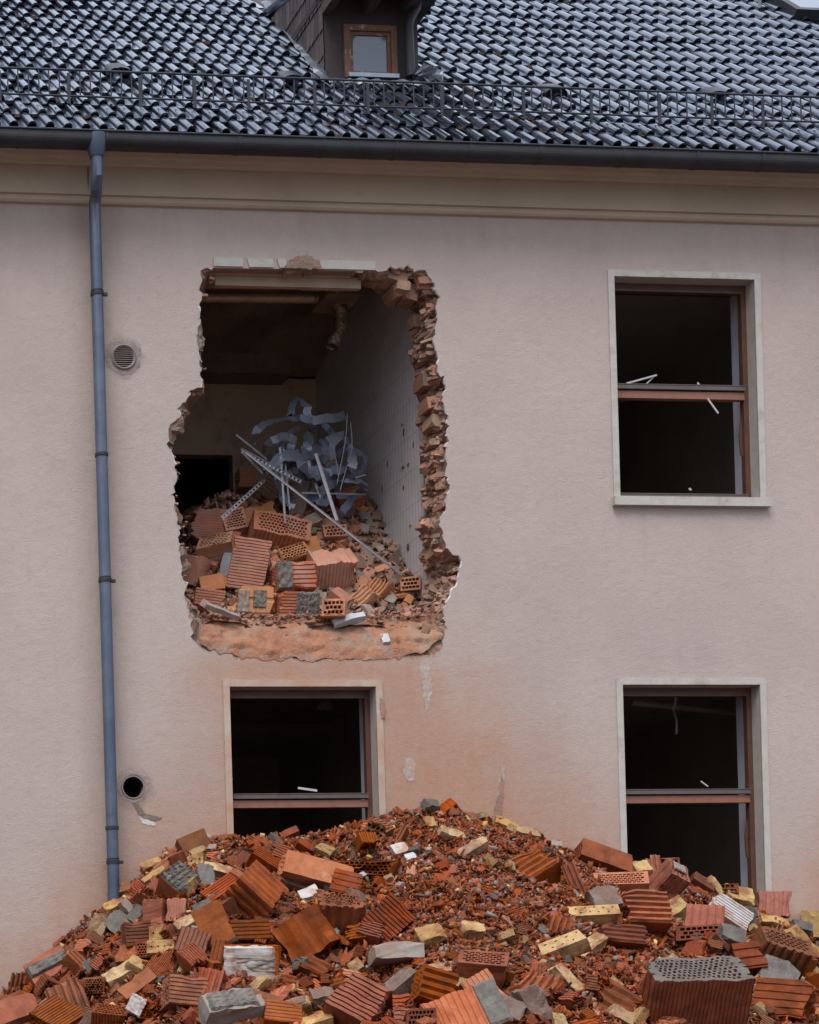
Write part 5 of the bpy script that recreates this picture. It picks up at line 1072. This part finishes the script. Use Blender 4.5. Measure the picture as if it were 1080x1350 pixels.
IN = [
 ('H',275,693,40,26,60,(1,-.08,.0),(-.05,.1,1),dict(r=18,rd=.03,brk=(.1,.25),lift=1.5),'tall finely ribbed clay slab standing against the dark doorway in the opened room','the tall ribbed slab'),
 ('H',307,691,30,30,30,(.25,.25,.9),(-.1,.9,-.2),dict(r=0,hl=(6,7),hf=.8),'perforated block end in shade beside the tall ribbed slab','the shaded block end'),
 ('H',286,728,46,36,38,(-.15,.78,.55),(-.05,-.45,.88),dict(r=0,hl=(9,6),m='clay_i',lift=1.2),'block with perforated top and plain dark front, next to the pale plaster slab','the dark fronted block'),
 ('C',299,750,16,8,40,(.25,.9,.25),(-.6,.1,.7),dict(m='pale',name='plaster_slab',cut=.2,amp=.02,lift=2),'pale grey plaster slab standing on edge between two blocks','the pale plaster slab'),
 ('H',327,747,66,34,48,(.96,.03,.25),(-.2,.05,1),dict(r=17,rd=.045,hl=(12,5),lift=1.3),'upright block with many horizontal ribs and open cells on its side','the upright ribbed block'),
 ('H',344,686,34,24,44,(.8,.35,.2),(-.3,.5,.8),dict(r=2,rd=.12,wave=True,hl=(0,0)),'smooth block with a raised tongue behind the big perforated block',''),
 ('H',368,705,78,42,36,(.26,.62,.75),(.15,-.62,.7),dict(r=14,rd=.03,hl=(14,6),lift=1.3),'big block with its perforated face turned up, the largest in the opened room','the big perforated block'),
 ('H',386,732,40,22,24,(.15,.35,.9),(-.4,.8,0),dict(r=0,hl=(8,5)),'small perforated block wedged under the big perforated block',''),
 ('H',387,763,36,34,54,(.98,-.02,.05),(-.05,.1,1),dict(r=6,rd=.06,brk=(.08,0),lift=1.3,crust=[('y',1.02,.40,0,-.31,4,'grey',False)]),'block with rough grey mortar on one half and broken ribs on the other','the half mortared block'),
 ('H',336,798,40,32,50,(.98,-.05,.1),(0,.15,1),dict(r=2,rd=.04,brk=(.2,.1),crust=[('y',.6,.35,.1,.05,2.5,'grey',False),('y',.8,.3,0,-.38,3,'lgrey',False)]),'battered block with patches of mortar standing on the ledge','the battered block'),
 ('H',391,801,36,30,52,(.99,-.02,.05),(0,.02,1),dict(r=9,rd=.05,lift=1.1,crust=[('y',1,.60,0,.2,2.5,'grey',True)]),'block on the ledge, ribbed on one end and dimpled grey mortar on the other','the ledge block with dimpled mortar'),
 ('H',256,755,30,26,42,(.25,.9,.15),(-.35,.3,.9),dict(r=12,rd=.03,lift=1.6,m='clay_i'),'ribbed slab leaning against the broken edge of the wall','the leaning ribbed slab'),
 ('H',437,753,56,42,48,(.2,.72,.6),(.3,-.4,.85),dict(r=12,rd=.02,hl=(0,0),lift=1.2),'large plain topped block tilted toward the middle of the opened room','the plain topped block'),
 ('H',440,707,32,20,24,(.15,.5,.8),(.3,-.5,.7),dict(r=0,hl=(6,3)),'small flat brick lying in front of the slate coloured slabs','the small flat brick'),
 ('H',432,692,14,12,34,(.95,-.2,.1),(0,.6,.8),dict(r=0,hl=(0,0)),'narrow clay piece behind the small flat brick',''),
 ('C',413,723,18,16,26,(.3,-.9,.2),(0,.3,.9),dict(m='clay_i',name='clay_lump',amp=.05),'rounded clay lump beside the big perforated block',''),
 ('H',441,803,30,22,24,(-.1,.1,1),(.1,1,.1),dict(r=0,hl=(5,3),hf=.82,lift=1.3),'small block with six large open cells facing outward on the ledge','the block with large cells'),
 ('H',447,790,26,16,26,(.8,-.45,.3),(.1,.8,.5),dict(r=8,rd=.05,lift=1.6),'finely ribbed piece on top of the block with large cells',''),
 ('H',541,771,26,18,20,(0,.05,1),(0,1,.2),dict(r=0,hl=(5,3),hf=.8,lift=1.6),'small perforated brick against the tiled wall at the end of the long rail','the small brick by the tiled wall'),
 ('H',460,660,24,22,32,(.8,.35,.2),(0,.5,.8),dict(r=6,rd=.1),'orange ribbed fragment under the blue sheet strips','the orange ribbed fragment'),
 ('H',359,647,36,26,34,(.6,-.7,.2),(.1,.3,.9),dict(r=7,hl=(6,4),brk=(.15,.1),m='clay_i',lift=1.5),'brown block high on the heap behind the metal tangle','the high brown block'),
 ('H',325,634,30,22,26,(.9,-.1,.1),(0,.3,.9),dict(r=7,hl=(6,4),brk=(.15,.1),m='clay_i',lift=1.5),'dim brown block beside the high brown block near the doorway',''),
 ('C',460,817,10,10,42,(.95,.22,.1),(-.1,.6,.8),dict(m='pale',name='plaster_strip',cut=.2,amp=.03),'pale bluish plaster strip lying at the front of the ledge','the bluish plaster strip'),
 ('C',395,660,22,20,50,(.2,.95,.1),(0,.2,1),dict(m='lgrey',amp=.06,lift=1.4),'grey concrete lump standing behind the thin rails','the standing concrete lump'),
 ('C',410,690,18,14,26,(.8,.4,.1),(0,.5,.8),dict(m='lgrey',amp=.06),'grey concrete lump lying below the standing concrete lump',''),
 ('S',478,790,26,12,30,(.7,.6,.2),(-.2,.5,.8),dict(r=4,rd=.3,m='clay_i'),'splintered ribbed fragment on the ledge beside the block with large cells','the splintered fragment'),
 ('S',500,778,26,14,32,(.6,.7,.2),(-.3,.4,.8),dict(r=5,rd=.3,m='clay_i'),'second splintered ribbed fragment, nearer the tiled wall',''),
 ('S',455,732,10,9,48,(.7,-.68,.1),(.3,.5,.8),dict(r=2,rd=.3,m='clay_i'),'long thin clay splinter lying over the plain topped block','the long clay splinter'),
 ('C',262,793,12,12,22,(.7,-.6,.2),(0,.6,.8),dict(m='clay_i',name='clay_lump',cut=.3),'small clay lump on the ledge under the leaning ribbed slab',''),
 ('C',274,803,12,12,26,(.75,-.55,.2),(0,.6,.8),dict(m='clay_i',name='clay_lump',cut=.3),'second clay lump on the ledge, closer to the battered block',''),
 ('C',292,806,8,7,50,(.92,-.35,.1),(0,.8,.5),dict(m='lgrey',name='plaster_strip',cut=.2,amp=.03),'thin grey plaster strip lying in front of the battered block',''),
 ('H',278,772,22,16,34,(.98,0,.1),(0,.3,.9),dict(r=0,hl=(6,1),m='clay_i',lift=.8),'flat brick edge beneath the dark fronted block',''),
 ('H',275,790,22,20,40,(.98,0,.1),(0,.1,.9),dict(r=6,rd=.05,m='clay_i',lift=.6),'dusty brick behind the clay lumps on the ledge',''),
 ('C',508,843,16,6,10,(.9,.1,.2),(0,.6,.8),dict(m='litter',name='plaster_flake',amp=.05,Y=.06,cut=.9),'white plaster flake lying on the orange dust of the ledge','the white plaster flake'),
 ('C',434,606,16,12,14,(.9,.1,.2),(0,.6,.8),dict(m='lgrey',name='foam_lump',amp=.1,Y=1.2),'pale crumpled lump caught among the blue sheet strips',''),
]
for row in OUT: place(*row, heap)
for row in IN: place(*row, inner, True)

# ------------------------------------------------------------------ bent sheet strips, rails and wires in the opened room
def catmull(P, k=10):
    Q = [P[0]]+P+[P[-1]]; out = []
    for i in range(1, len(Q)-2):
        for j in range(k):
            t = j/k; a, b, c, d = Q[i-1], Q[i], Q[i+1], Q[i+2]
            out.append(.5*((2*b)+(c-a)*t+(2*a-5*b+4*c-d)*t*t+(3*b-a-3*c+d)*t**3))
    out.append(P[-1]); return out
def strip(pxs, wid, label, mat='strip', name='metal_strip', depth=1.1, dv=.16, twist=1.0):
    wid *= 1.35
    rnd = random.Random(int(pxs[0][0]*3+pxs[0][1])); P = [at(a, b, depth+rnd.uniform(-dv, dv)) for a, b in pxs]; C = [q+Vector((rnd.gauss(0, .007), rnd.gauss(0, .01), rnd.gauss(0, .007))) for q in catmull(P, 4)]; n = len(C); V = []; Fc = []; a0 = rnd.uniform(0, 6)
    for i, p in enumerate(C):
        d = (C[min(i+1, n-1)]-C[max(i-1, 0)]).normalized(); side = d.cross(Vector((0, 1, 0))); side = side.normalized() if side.length > .1 else Vector((0, 0, 1))
        ang = twist*.6*math.sin(a0+i*.25)+.25; u = side*math.cos(ang)+Vector((0, 1, 0))*math.sin(ang); nn = d.cross(u).normalized()*.0015
        for q in (p-u*wid/2-nn, p+u*wid/2-nn, p+u*wid/2+nn, p-u*wid/2+nn): V.append(q)
    for i in range(n-1):
        for k in range(4): a = i*4+k; b = i*4+(k+1) % 4; Fc.append([a, b, b+4, a+4])
    Fc += [[0, 3, 2, 1], [(n-1)*4+k for k in range(4)]]
    return tag(smooth_link(name, V, Fc, mat), label, 'strip' if name == 'metal_strip' else 'rail', 'metal tangle on the indoor rubble')
def smooth_link(name, V, Fc, mat): 
    me = mesh(name, V, Fc, True); smooth_by_angle(me, 40); return link(name, me, mat)
strip([(336,583),(340,568),(352,558),(371,553),(395,552),(415,553),(438,551),(456,547)], .055, 'dim blue sheet strip arching along the top of the tangle')
strip([(352,620),(372,604),(391,601),(410,597),(430,588),(446,571)], .08, 'broad blue sheet strip rising from the middle of the tangle toward the tiled wall')
strip([(357,627),(372,612),(388,606),(400,612),(412,624),(436,620),(463,618)], .08, 'broad blue sheet strip folded in a shallow V across the tangle')
strip([(424,648),(440,638),(455,633),(470,634),(484,638)], .06, 'blue sheet strip sticking out level beside the orange ribbed fragment')
strip([(444,684),(455,672),(464,657),(474,648),(483,646)], .055, 'light blue sheet strip curling down to the tip of the white strut')
strip([(410,575),(405,590),(403,604),(408,618),(418,632)], .06, 'blue sheet strip hanging upright in the middle of the tangle')
strip([(383,552),(386,536),(394,528),(403,533),(407,550)], .05, 'dark blue loop standing out over the top of the tangle')
strip([(452,578),(462,592),(466,606),(460,620),(452,628)], .06, 'blue sheet strip bowed along the tiled wall')
strip([(345,600),(352,585),(368,576),(385,580),(380,596),(362,604)], .05, 'curled blue strip at the side of the tangle nearest the doorway')
strip([(372,600),(365,630),(372,655),(385,670)], .05, 'blue strip dropping down behind the thin rails')
strip([(425,560),(440,575),(436,600),(445,625)], .045, 'narrow blue strip crossing behind the bowed strip')
strip([(395,562),(380,572),(372,590),(384,600),(400,592)], .04, 'small dark blue curl inside the tangle')
rt = random.Random(77)
TG = ['nearest the doorway', 'over the standing concrete lump', 'behind the pale flat strut', 'crossing the broad folded strip', 'under the dark blue loop', 'beside the hanging wires', 'low behind the long rail', 'above the orange ribbed fragment', 'at the very back of the tangle', 'over the high brown block']
for i, (cx_, cy_) in enumerate(((350,590),(392,640),(425,620),(405,615),(395,566),(452,612),(420,650),(462,640),(415,585),(368,625))):
    a0 = rt.uniform(0, 6.28); r0 = rt.uniform(12, 24)
    strip([(cx_+r0*math.cos(a0+k*.9)*rt.uniform(.7, 1.5), cy_+r0*.8*math.sin(a0+k*.9)*rt.uniform(.6, 1.3)) for k in range(rt.randint(4, 6))], rt.uniform(.035, .07), 'crumpled grey blue strip in the tangle, '+TG[i], depth=1.25)
def rail(a, b, da, db_, w_, label, mat='profile', perf=False, tk=.012):
    A, B = at(*a, da), at(*b, db_); M = MB(); d = (B-A); L = d.length; d.normalize()
    u = Vector((0, -1, 0)).cross(d).normalized()
    if perf:
        n = int(L/.045)
        M.bar(A+u*w_*.38, B+u*w_*.38, w_*.24, .004, (0, 1, 0)); M.bar(A-u*w_*.38, B-u*w_*.38, w_*.24, .004, (0, 1, 0))
        for i in range(n): p = A+d*(i+.5)*L/n; M.bar(p-u*w_*.27, p+u*w_*.27, .018, .003, (0, 1, 0))
        M.bar(A+u*w_*.5, B+u*w_*.5, .004, tk, (0, 1, 0))
    else:
        w_ *= .7; M.bar(A, B, w_, .003, (0, 1, 0)); M.bar(A+u*w_/2, B+u*w_/2, .003, tk, (0, 1, 0)); M.bar(A-u*w_/2, B-u*w_/2, .003, tk, (0, 1, 0))
    return tag(M.build('metal_rail', mat), label, 'rail', 'metal tangle on the indoor rubble')
rail((318,592), (530,758), .75, .55, .022, 'long thin rail running down across the rubble to the small brick by the tiled wall')
rail((318,594), (398,636), .72, 1.0, .036, 'perforated rail sloping from the pointed end of the tangle into its middle', perf=True)
rail((320,597), (346,624), .70, .8, .020, 'short rail forming a loop under the perforated rail end')
rail((311,573), (352,606), .9, 1.0, .018, 'thin rail poking up out of the tangle toward the doorway')
rail((292,684), (350,632), .8, 1.05, .034, 'perforated rail sloping up from the shaded block end', perf=True)
rail((416,598), (444,686), .95, .8, .040, 'pale flat strut standing across the tangle')
rail((369,590), (376,690), .95, .9, .022, 'upright rail beside the standing concrete lump')
rail((374,592), (382,672), 1.0, 1.0, .016, 'second upright rail touching the first one')
rail((398,650), (482,652), .9, 1.0, .012, 'level thin rod behind the pale flat strut')
rail((468,630), (482,626), .9, .9, .012, 'short bright rod end beside the tiled wall')
rail((404,606), (424,660), 1.15, 1.1, .03, 'dull slat leaning behind the pale flat strut')
def wire(pxs, r, label, d=1.0):
    M = MB(); M.tube(catmull([at(a, b, d) for a, b in pxs], 6), r, 6); return tag(M.build('bent_wire', 'profile', None, True), label, 'wire', 'metal tangle on the indoor rubble')
wire([(458,545),(456,575),(452,600),(444,640)], .004, 'thin wire hanging straight down along the tiled wall side of the tangle')
wire([(462,556),(464,590),(456,620),(448,648)], .004, 'thin wire bowed out beyond the straight hanging wire')
wire([(430,575),(438,590),(444,610),(446,628)], .004, 'thin wire curving down in front of the bowed blue strip')
# white litter caught on the window rails
def stick(a, b, Y, label, w_=.014):
    A, B = at(*a, Y), at(*b, Y); M = MB(); M.bar(A, B, w_, .008, (0, 1, 0)); return tag(M.build('white_stick', 'litter'), label, 'stick')
stick((826,505.5), (866,494.5), .10, 'long white stick leaning up from the middle rail of the upper window')
stick((852,506), (862,497), .11, 'short white stick propping the long one on the upper window rail', .009)
stick((919.5,504.5), (922,507.5), .10, 'tiny white stub on the middle rail of the upper window')
stick((933,525.5), (947,545), .10, 'white stick hanging beneath the middle rail of the upper window')
stick((924,1030), (933.5,1037), .10, 'thin white stick on the middle rail of the window buried by rubble', .009)
stick((393,1039), (418,1042.5), .10, 'white splinter lying on the rail of the window beneath the hole', .018)
stick((908.5,644), (911.5,646), .10, 'tiny pale crumb on the bottom rail of the upper window')

# ================================================================== SMALLER PIECES, each a thing of its own
def variants(make, n): return [make(i) for i in range(n)]
U = 1.0
SH = variants(lambda i: block_mesh(1, .22, 1.6, (3+i % 4, .07), (0, 0), (0, 0), .7, (.3+.1*(i % 3), .35), 100+i, i % 2 == 0, .06), 10)
PL = variants(lambda i: chunk_mesh(1, .28, 1.3, .8, 2, .05, 200+i, 'plate'), 8)
SB = variants(lambda i: block_mesh(1, .8, 1.1, (4+i % 5, .06), (0, 0), (4+i % 3, 3), .78, (.35, .1+.1*(i % 3)), 300+i, i % 2 == 0, .04), 9)
CK = variants(lambda i: chunk_mesh(1, .8, 1.25, .6, 2, .08, 400+i, 'chunk'), 8)
YB = variants(lambda i: chunk_mesh(.8, .62, 1.4, .55, 3, .05, 500+i, 'yellow_piece'), 8)
SL = variants(lambda i: chunk_mesh(1, .25, .8, .8, 1, .04, 600+i, 'slab'), 8)
def withmat(meshes, mats):
    out = []
    for me in meshes:
        for mn in mats: c = me.copy(); c.materials.clear(); c.materials.append(MT[mn]); out.append(c)
    return out
KINDS = {'shard': ('clay_shard', 'ribbed clay shard', withmat(SH, ('clay', 'clay_p', 'clay', 'clay_d')), 'shard'),
 'plate': ('clay_flake', 'flat clay flake', withmat(PL, ('clay', 'clay', 'clay_d')), 'flake'),
 'stub': ('hollow_block_piece', 'broken hollow block piece', withmat(SB, ('clay', 'clay', 'clay_d')), 'block piece'),
 'grey': ('mortar_lump', 'grey mortar lump', withmat(CK, ('grey', 'lgrey', 'brown', 'grey')), 'lump'),
 'yel': ('yellow_brick_piece', 'yellow brick piece', withmat(YB, ('yellow',)), 'brick piece'),
 'slab': ('clay_slab', 'dusty flat slab', withmat(SL, ('clay_i', 'lbrown', 'brown', 'lgrey', 'lbrown')), 'slab'),
 'inl': ('clay_lump', 'dusty clay fragment', withmat(SB[:5]+CK[:4], ('clay_i',)), 'fragment')}
rnd = random.Random(21); PLACED = []
def small(kind, px, py, size, fn, inside=False):
    nm, lab, ms, cat = KINDS[kind]; me = rnd.choice(ms)
    p = cast(px, py, fn, 0, *((.1, 2.3) if inside else (-7.5, -.02)))
    if not inside: p.y = min(p.y, -.05)
    s = (p-CAM).dot(CF)/F; sz = size*s; ax = max(v.co.z for v in me.vertices)
    e = .02; n = Vector((fn(p.x-e, p.y)-fn(p.x+e, p.y), fn(p.x, p.y-e)-fn(p.x, p.y+e), 2*e)).normalized()
    t = Vector((rnd.uniform(-1, 1), rnd.uniform(-1, 1), rnd.uniform(-.4, .4))); n = (n+Vector((rnd.gauss(0, .45), rnd.gauss(0, .45)-.25, 0))).normalized()
    z = (t-n*t.dot(n)).normalized(); x = n.cross(z); mm = Matrix((x, n, z)).transposed().to_4x4()
    k = sz/1.4; th = {'shard': .2, 'plate': .16, 'slab': .14, 'inl': .3}.get(kind, .34)
    mm.translation = p+n*(k*th); ob = link(nm, me); ob.matrix_world = mm @ Matrix.Diagonal((k*rnd.uniform(.8, 1.15), k*rnd.uniform(.8, 1.2), k*rnd.uniform(.8, 1.2), 1))
    ob['category'] = cat; PLACED.append([ob, px, py, kind, size, inside]); return ob
def top_py(px): return float(np.interp(px, [c[0] for c in CREST], [c[1] for c in CREST]))
def clash(px, py, s, f=1.0): return any(math.hypot(px-h[1], py-h[2]) < (h[4]*.62+s*.32)*f for h in HERO)
def fill(n, gen, inside, fn, f=1.0):
    k = 0; tries = 0
    while k < n and tries < n*60:
        tries += 1; kind, px, py, s = gen()
        if clash(px, py, s, f) or any(math.hypot(px-q[1], py-q[2]) < (s+q[4])*.23 for q in PLACED): continue
        small(kind, px, py, s, fn, inside); k += 1
def g_out():
    px = rnd.uniform(-15, 1095); tp = top_py(px)+8; py = tp+(1362-tp)*rnd.random()**.8
    fine = 1 if (500 < px < 900 and py < 1290) or (280 < px < 470 and py < 1125) else 0
    s = rnd.uniform(9, 22) if fine else rnd.uniform(16, 46)
    if rnd.random() < .25: s *= .7
    kind = rnd.choices(('shard', 'plate', 'stub', 'grey', 'yel'), (46, 16, 32, 4, 4))[0] if not fine else rnd.choices(('shard', 'plate', 'stub', 'grey', 'yel'), (46, 36, 5, 7, 6))[0]
    return kind, px, py, s
fill(560, g_out, False, heap, .72)
def g_skl():                                            # the skyline itself is ragged
    px = rnd.uniform(0, 1090); return rnd.choices(('shard', 'plate', 'stub', 'grey', 'yel'), (50, 22, 12, 9, 6))[0], px, top_py(px)+rnd.uniform(-1, 8), rnd.uniform(9, 24)
fill(60, g_skl, False, heap, .6)
def g_slab():
    px = rnd.uniform(412, 558); lo = np.interp(px, [412, 450, 480, 520, 560], [700, 668, 655, 700, 790]); return 'slab', px, rnd.uniform(lo, 806), rnd.uniform(13, 27)
fill(120, g_slab, True, inner, .75)
def g_in():
    px = rnd.uniform(246, 556); lo = np.interp(px, [246, 300, 330, 400, 480, 520, 560], [740, 690, 640, 620, 650, 700, 790]); return rnd.choice(('inl', 'slab', 'inl')), px, rnd.uniform(lo, 814), rnd.uniform(9, 22)
fill(110, g_in, True, inner, .62)

# every small piece gets a label that leads to it: its look, then the named neighbour it lies beside
def tone(ob):
    n = ob.data.materials[0].name
    return {'clay_wet': 'rust red', 'clay_pale': 'pale pink', 'clay_dark': 'dark brown', 'clay_dusty': 'dusty orange', 'grey_mortar': 'dark', 'pale_concrete': 'pale', 'dirty_masonry': 'brownish', 'yellow_brick_clay': ''}.get(n, '')
REFS = {True: [h for h in HERO if h[3] and h[0]['group'].endswith('room')], False: [h for h in HERO if h[3] and not h[0]['group'].endswith('room')]}
seen = {}
ORD = ['', 'second', 'third', 'fourth', 'fifth', 'sixth', 'seventh', 'eighth', 'ninth', 'tenth', 'eleventh', 'twelfth']
for q in sorted(PLACED, key=lambda q: q[0].name): 
    h = min(REFS[q[5]], key=lambda h: math.hypot(h[1]-q[1], h[2]-q[2])); q += [h, math.hypot(h[1]-q[1], h[2]-q[2])]
for q in sorted(PLACED, key=lambda q: q[7]):
    ob, px, py, kind, size, ins, h, dd = q; dx, dy = px-h[1], py-h[2]
    dr_ = ('right of' if dx > 0 else 'left of') if abs(dx) > abs(dy) else ('below' if dy > 0 else 'above')
    lab = ' '.join(t for t in ('small' if size < 15 else ('large' if size > 27 else ''), tone(ob), KINDS[kind][1]) if t)
    key = lab+' '+dr_+' '+h[3]; c = seen.get(key, 0); seen[key] = c+1
    ob['label'] = ((ORD[c]+' nearest ') if c else '')+key
    ob['group'] = ('rubble in the opened room' if ins else 'rubble pieces on the heap')
    if len(ob['label'].split()) > 15: ob['label'] = ob['label'].replace('small ', '', 1).replace('large ', '', 1).replace(' hollow', '', 1).replace('broken ', '', 1)

# ------------------------------------------------------------------ uncountable chips
def chips(name, mat, n, sampler, fn, smin, smax, label, seed, flat=(.10, .42)):
    g = np.random.default_rng(seed); base = np.array([(x, y, z) for x in (-1, 1) for y in (-1, 1) for z in (-1, 1)], float)*.5
    Vs = []; i = 0
    while i < n:
        x, y = sampler(g)
        z = fn(x, y); s = smin*(smax/smin)**(g.random()**2.4); b = base*(1+g.uniform(-.55, .25, (8, 3))); b *= np.array([s*g.uniform(.8, 2.3), s*g.uniform(.5, 1.0), s*g.uniform(*flat)])
        q = g.normal(size=4); q /= np.linalg.norm(q); q[1:] *= (.65 if g.random() < .6 else 1.5); q /= np.linalg.norm(q); w0, a, c, d = q
        R = np.array([[1-2*(c*c+d*d), 2*(a*c-d*w0), 2*(a*d+c*w0)], [2*(a*c+d*w0), 1-2*(a*a+d*d), 2*(c*d-a*w0)], [2*(a*d-c*w0), 2*(c*d+a*w0), 1-2*(a*a+c*c)]])
        th = g.uniform(0, 6.28); Rz = np.array([[math.cos(th), -math.sin(th), 0], [math.sin(th), math.cos(th), 0], [0, 0, 1]])
        Vs.append(b @ (R @ Rz).T+np.array([x, y, z+s*g.uniform(-.1, .35)])); i += 1
    V = np.concatenate(Vs); fq = np.array([(0,1,3,2),(4,6,7,5),(0,4,5,1),(2,3,7,6),(0,2,6,4),(1,5,7,3)]); Fq = (fq[None]+8*np.arange(n)[:, None, None]).reshape(-1, 4)
    me = bpy.data.meshes.new(name); me.vertices.add(len(V)); me.vertices.foreach_set('co', V.ravel()); me.loops.add(Fq.size); me.loops.foreach_set('vertex_index', Fq.ravel().astype(np.int32))
    me.polygons.add(len(Fq)); me.polygons.foreach_set('loop_start', np.arange(0, Fq.size, 4, dtype=np.int32)); me.update(calc_edges=True)
    o = link(name, me, mat); o['kind'] = 'stuff'; o['label'] = label; return o
def s_out(g):
    y = -.01-5.3*g.random()**1.25; k = (16.3+y)/16.3
    return CAM.x+(g.uniform(-3.75, 3.85)-CAM.x)*k, y
def s_mid(g):
    p = cast(g.uniform(500, 900), g.uniform(1085, 1290), heap); return p.x+g.normal()*.05, min(-.01, p.y+g.normal()*.1)
chips('brick_chips', 'chips', 70000, s_out, heap, .009, .052, 'fine broken clay chips covering the heap', 1)
chips('brick_chips', 'chips', 10000, s_mid, heap, .010, .055, 'fine clay splinters in the middle of the heap', 2)
chips('mortar_chips', 'chips_g', 3600, s_out, heap, .01, .045, 'grey mortar crumbs strewn over the heap', 3, (.4, .9))
chips('mortar_chips', 'chips_g', 800, s_mid, heap, .012, .05, 'grey mortar crumbs in the middle of the heap', 4, (.4, .9))
chips('yellow_chips', 'chips_y', 1300, s_out, heap, .01, .05, 'yellow brick crumbs strewn over the heap', 5, (.4, .9))
def s_in(g): return g.uniform(at(236, 800, .3).x, XW-.01), .13+1.7*g.random()
chips('indoor_chips', 'chips_i', 5500, s_in, inner, .012, .07, 'dusty clay chips on the rubble in the opened room', 6)
lg0, lg1 = at(255, 815, .15).x, at(570, 815, .15).x
chips('ledge_chips', 'chips_i', 500, lambda g: (g.uniform(lg0, lg1), .12+.1*g.random()), lambda x, y: ZL0+.004, .01, .035, 'crumbs lying along the ledge of the hole', 7)
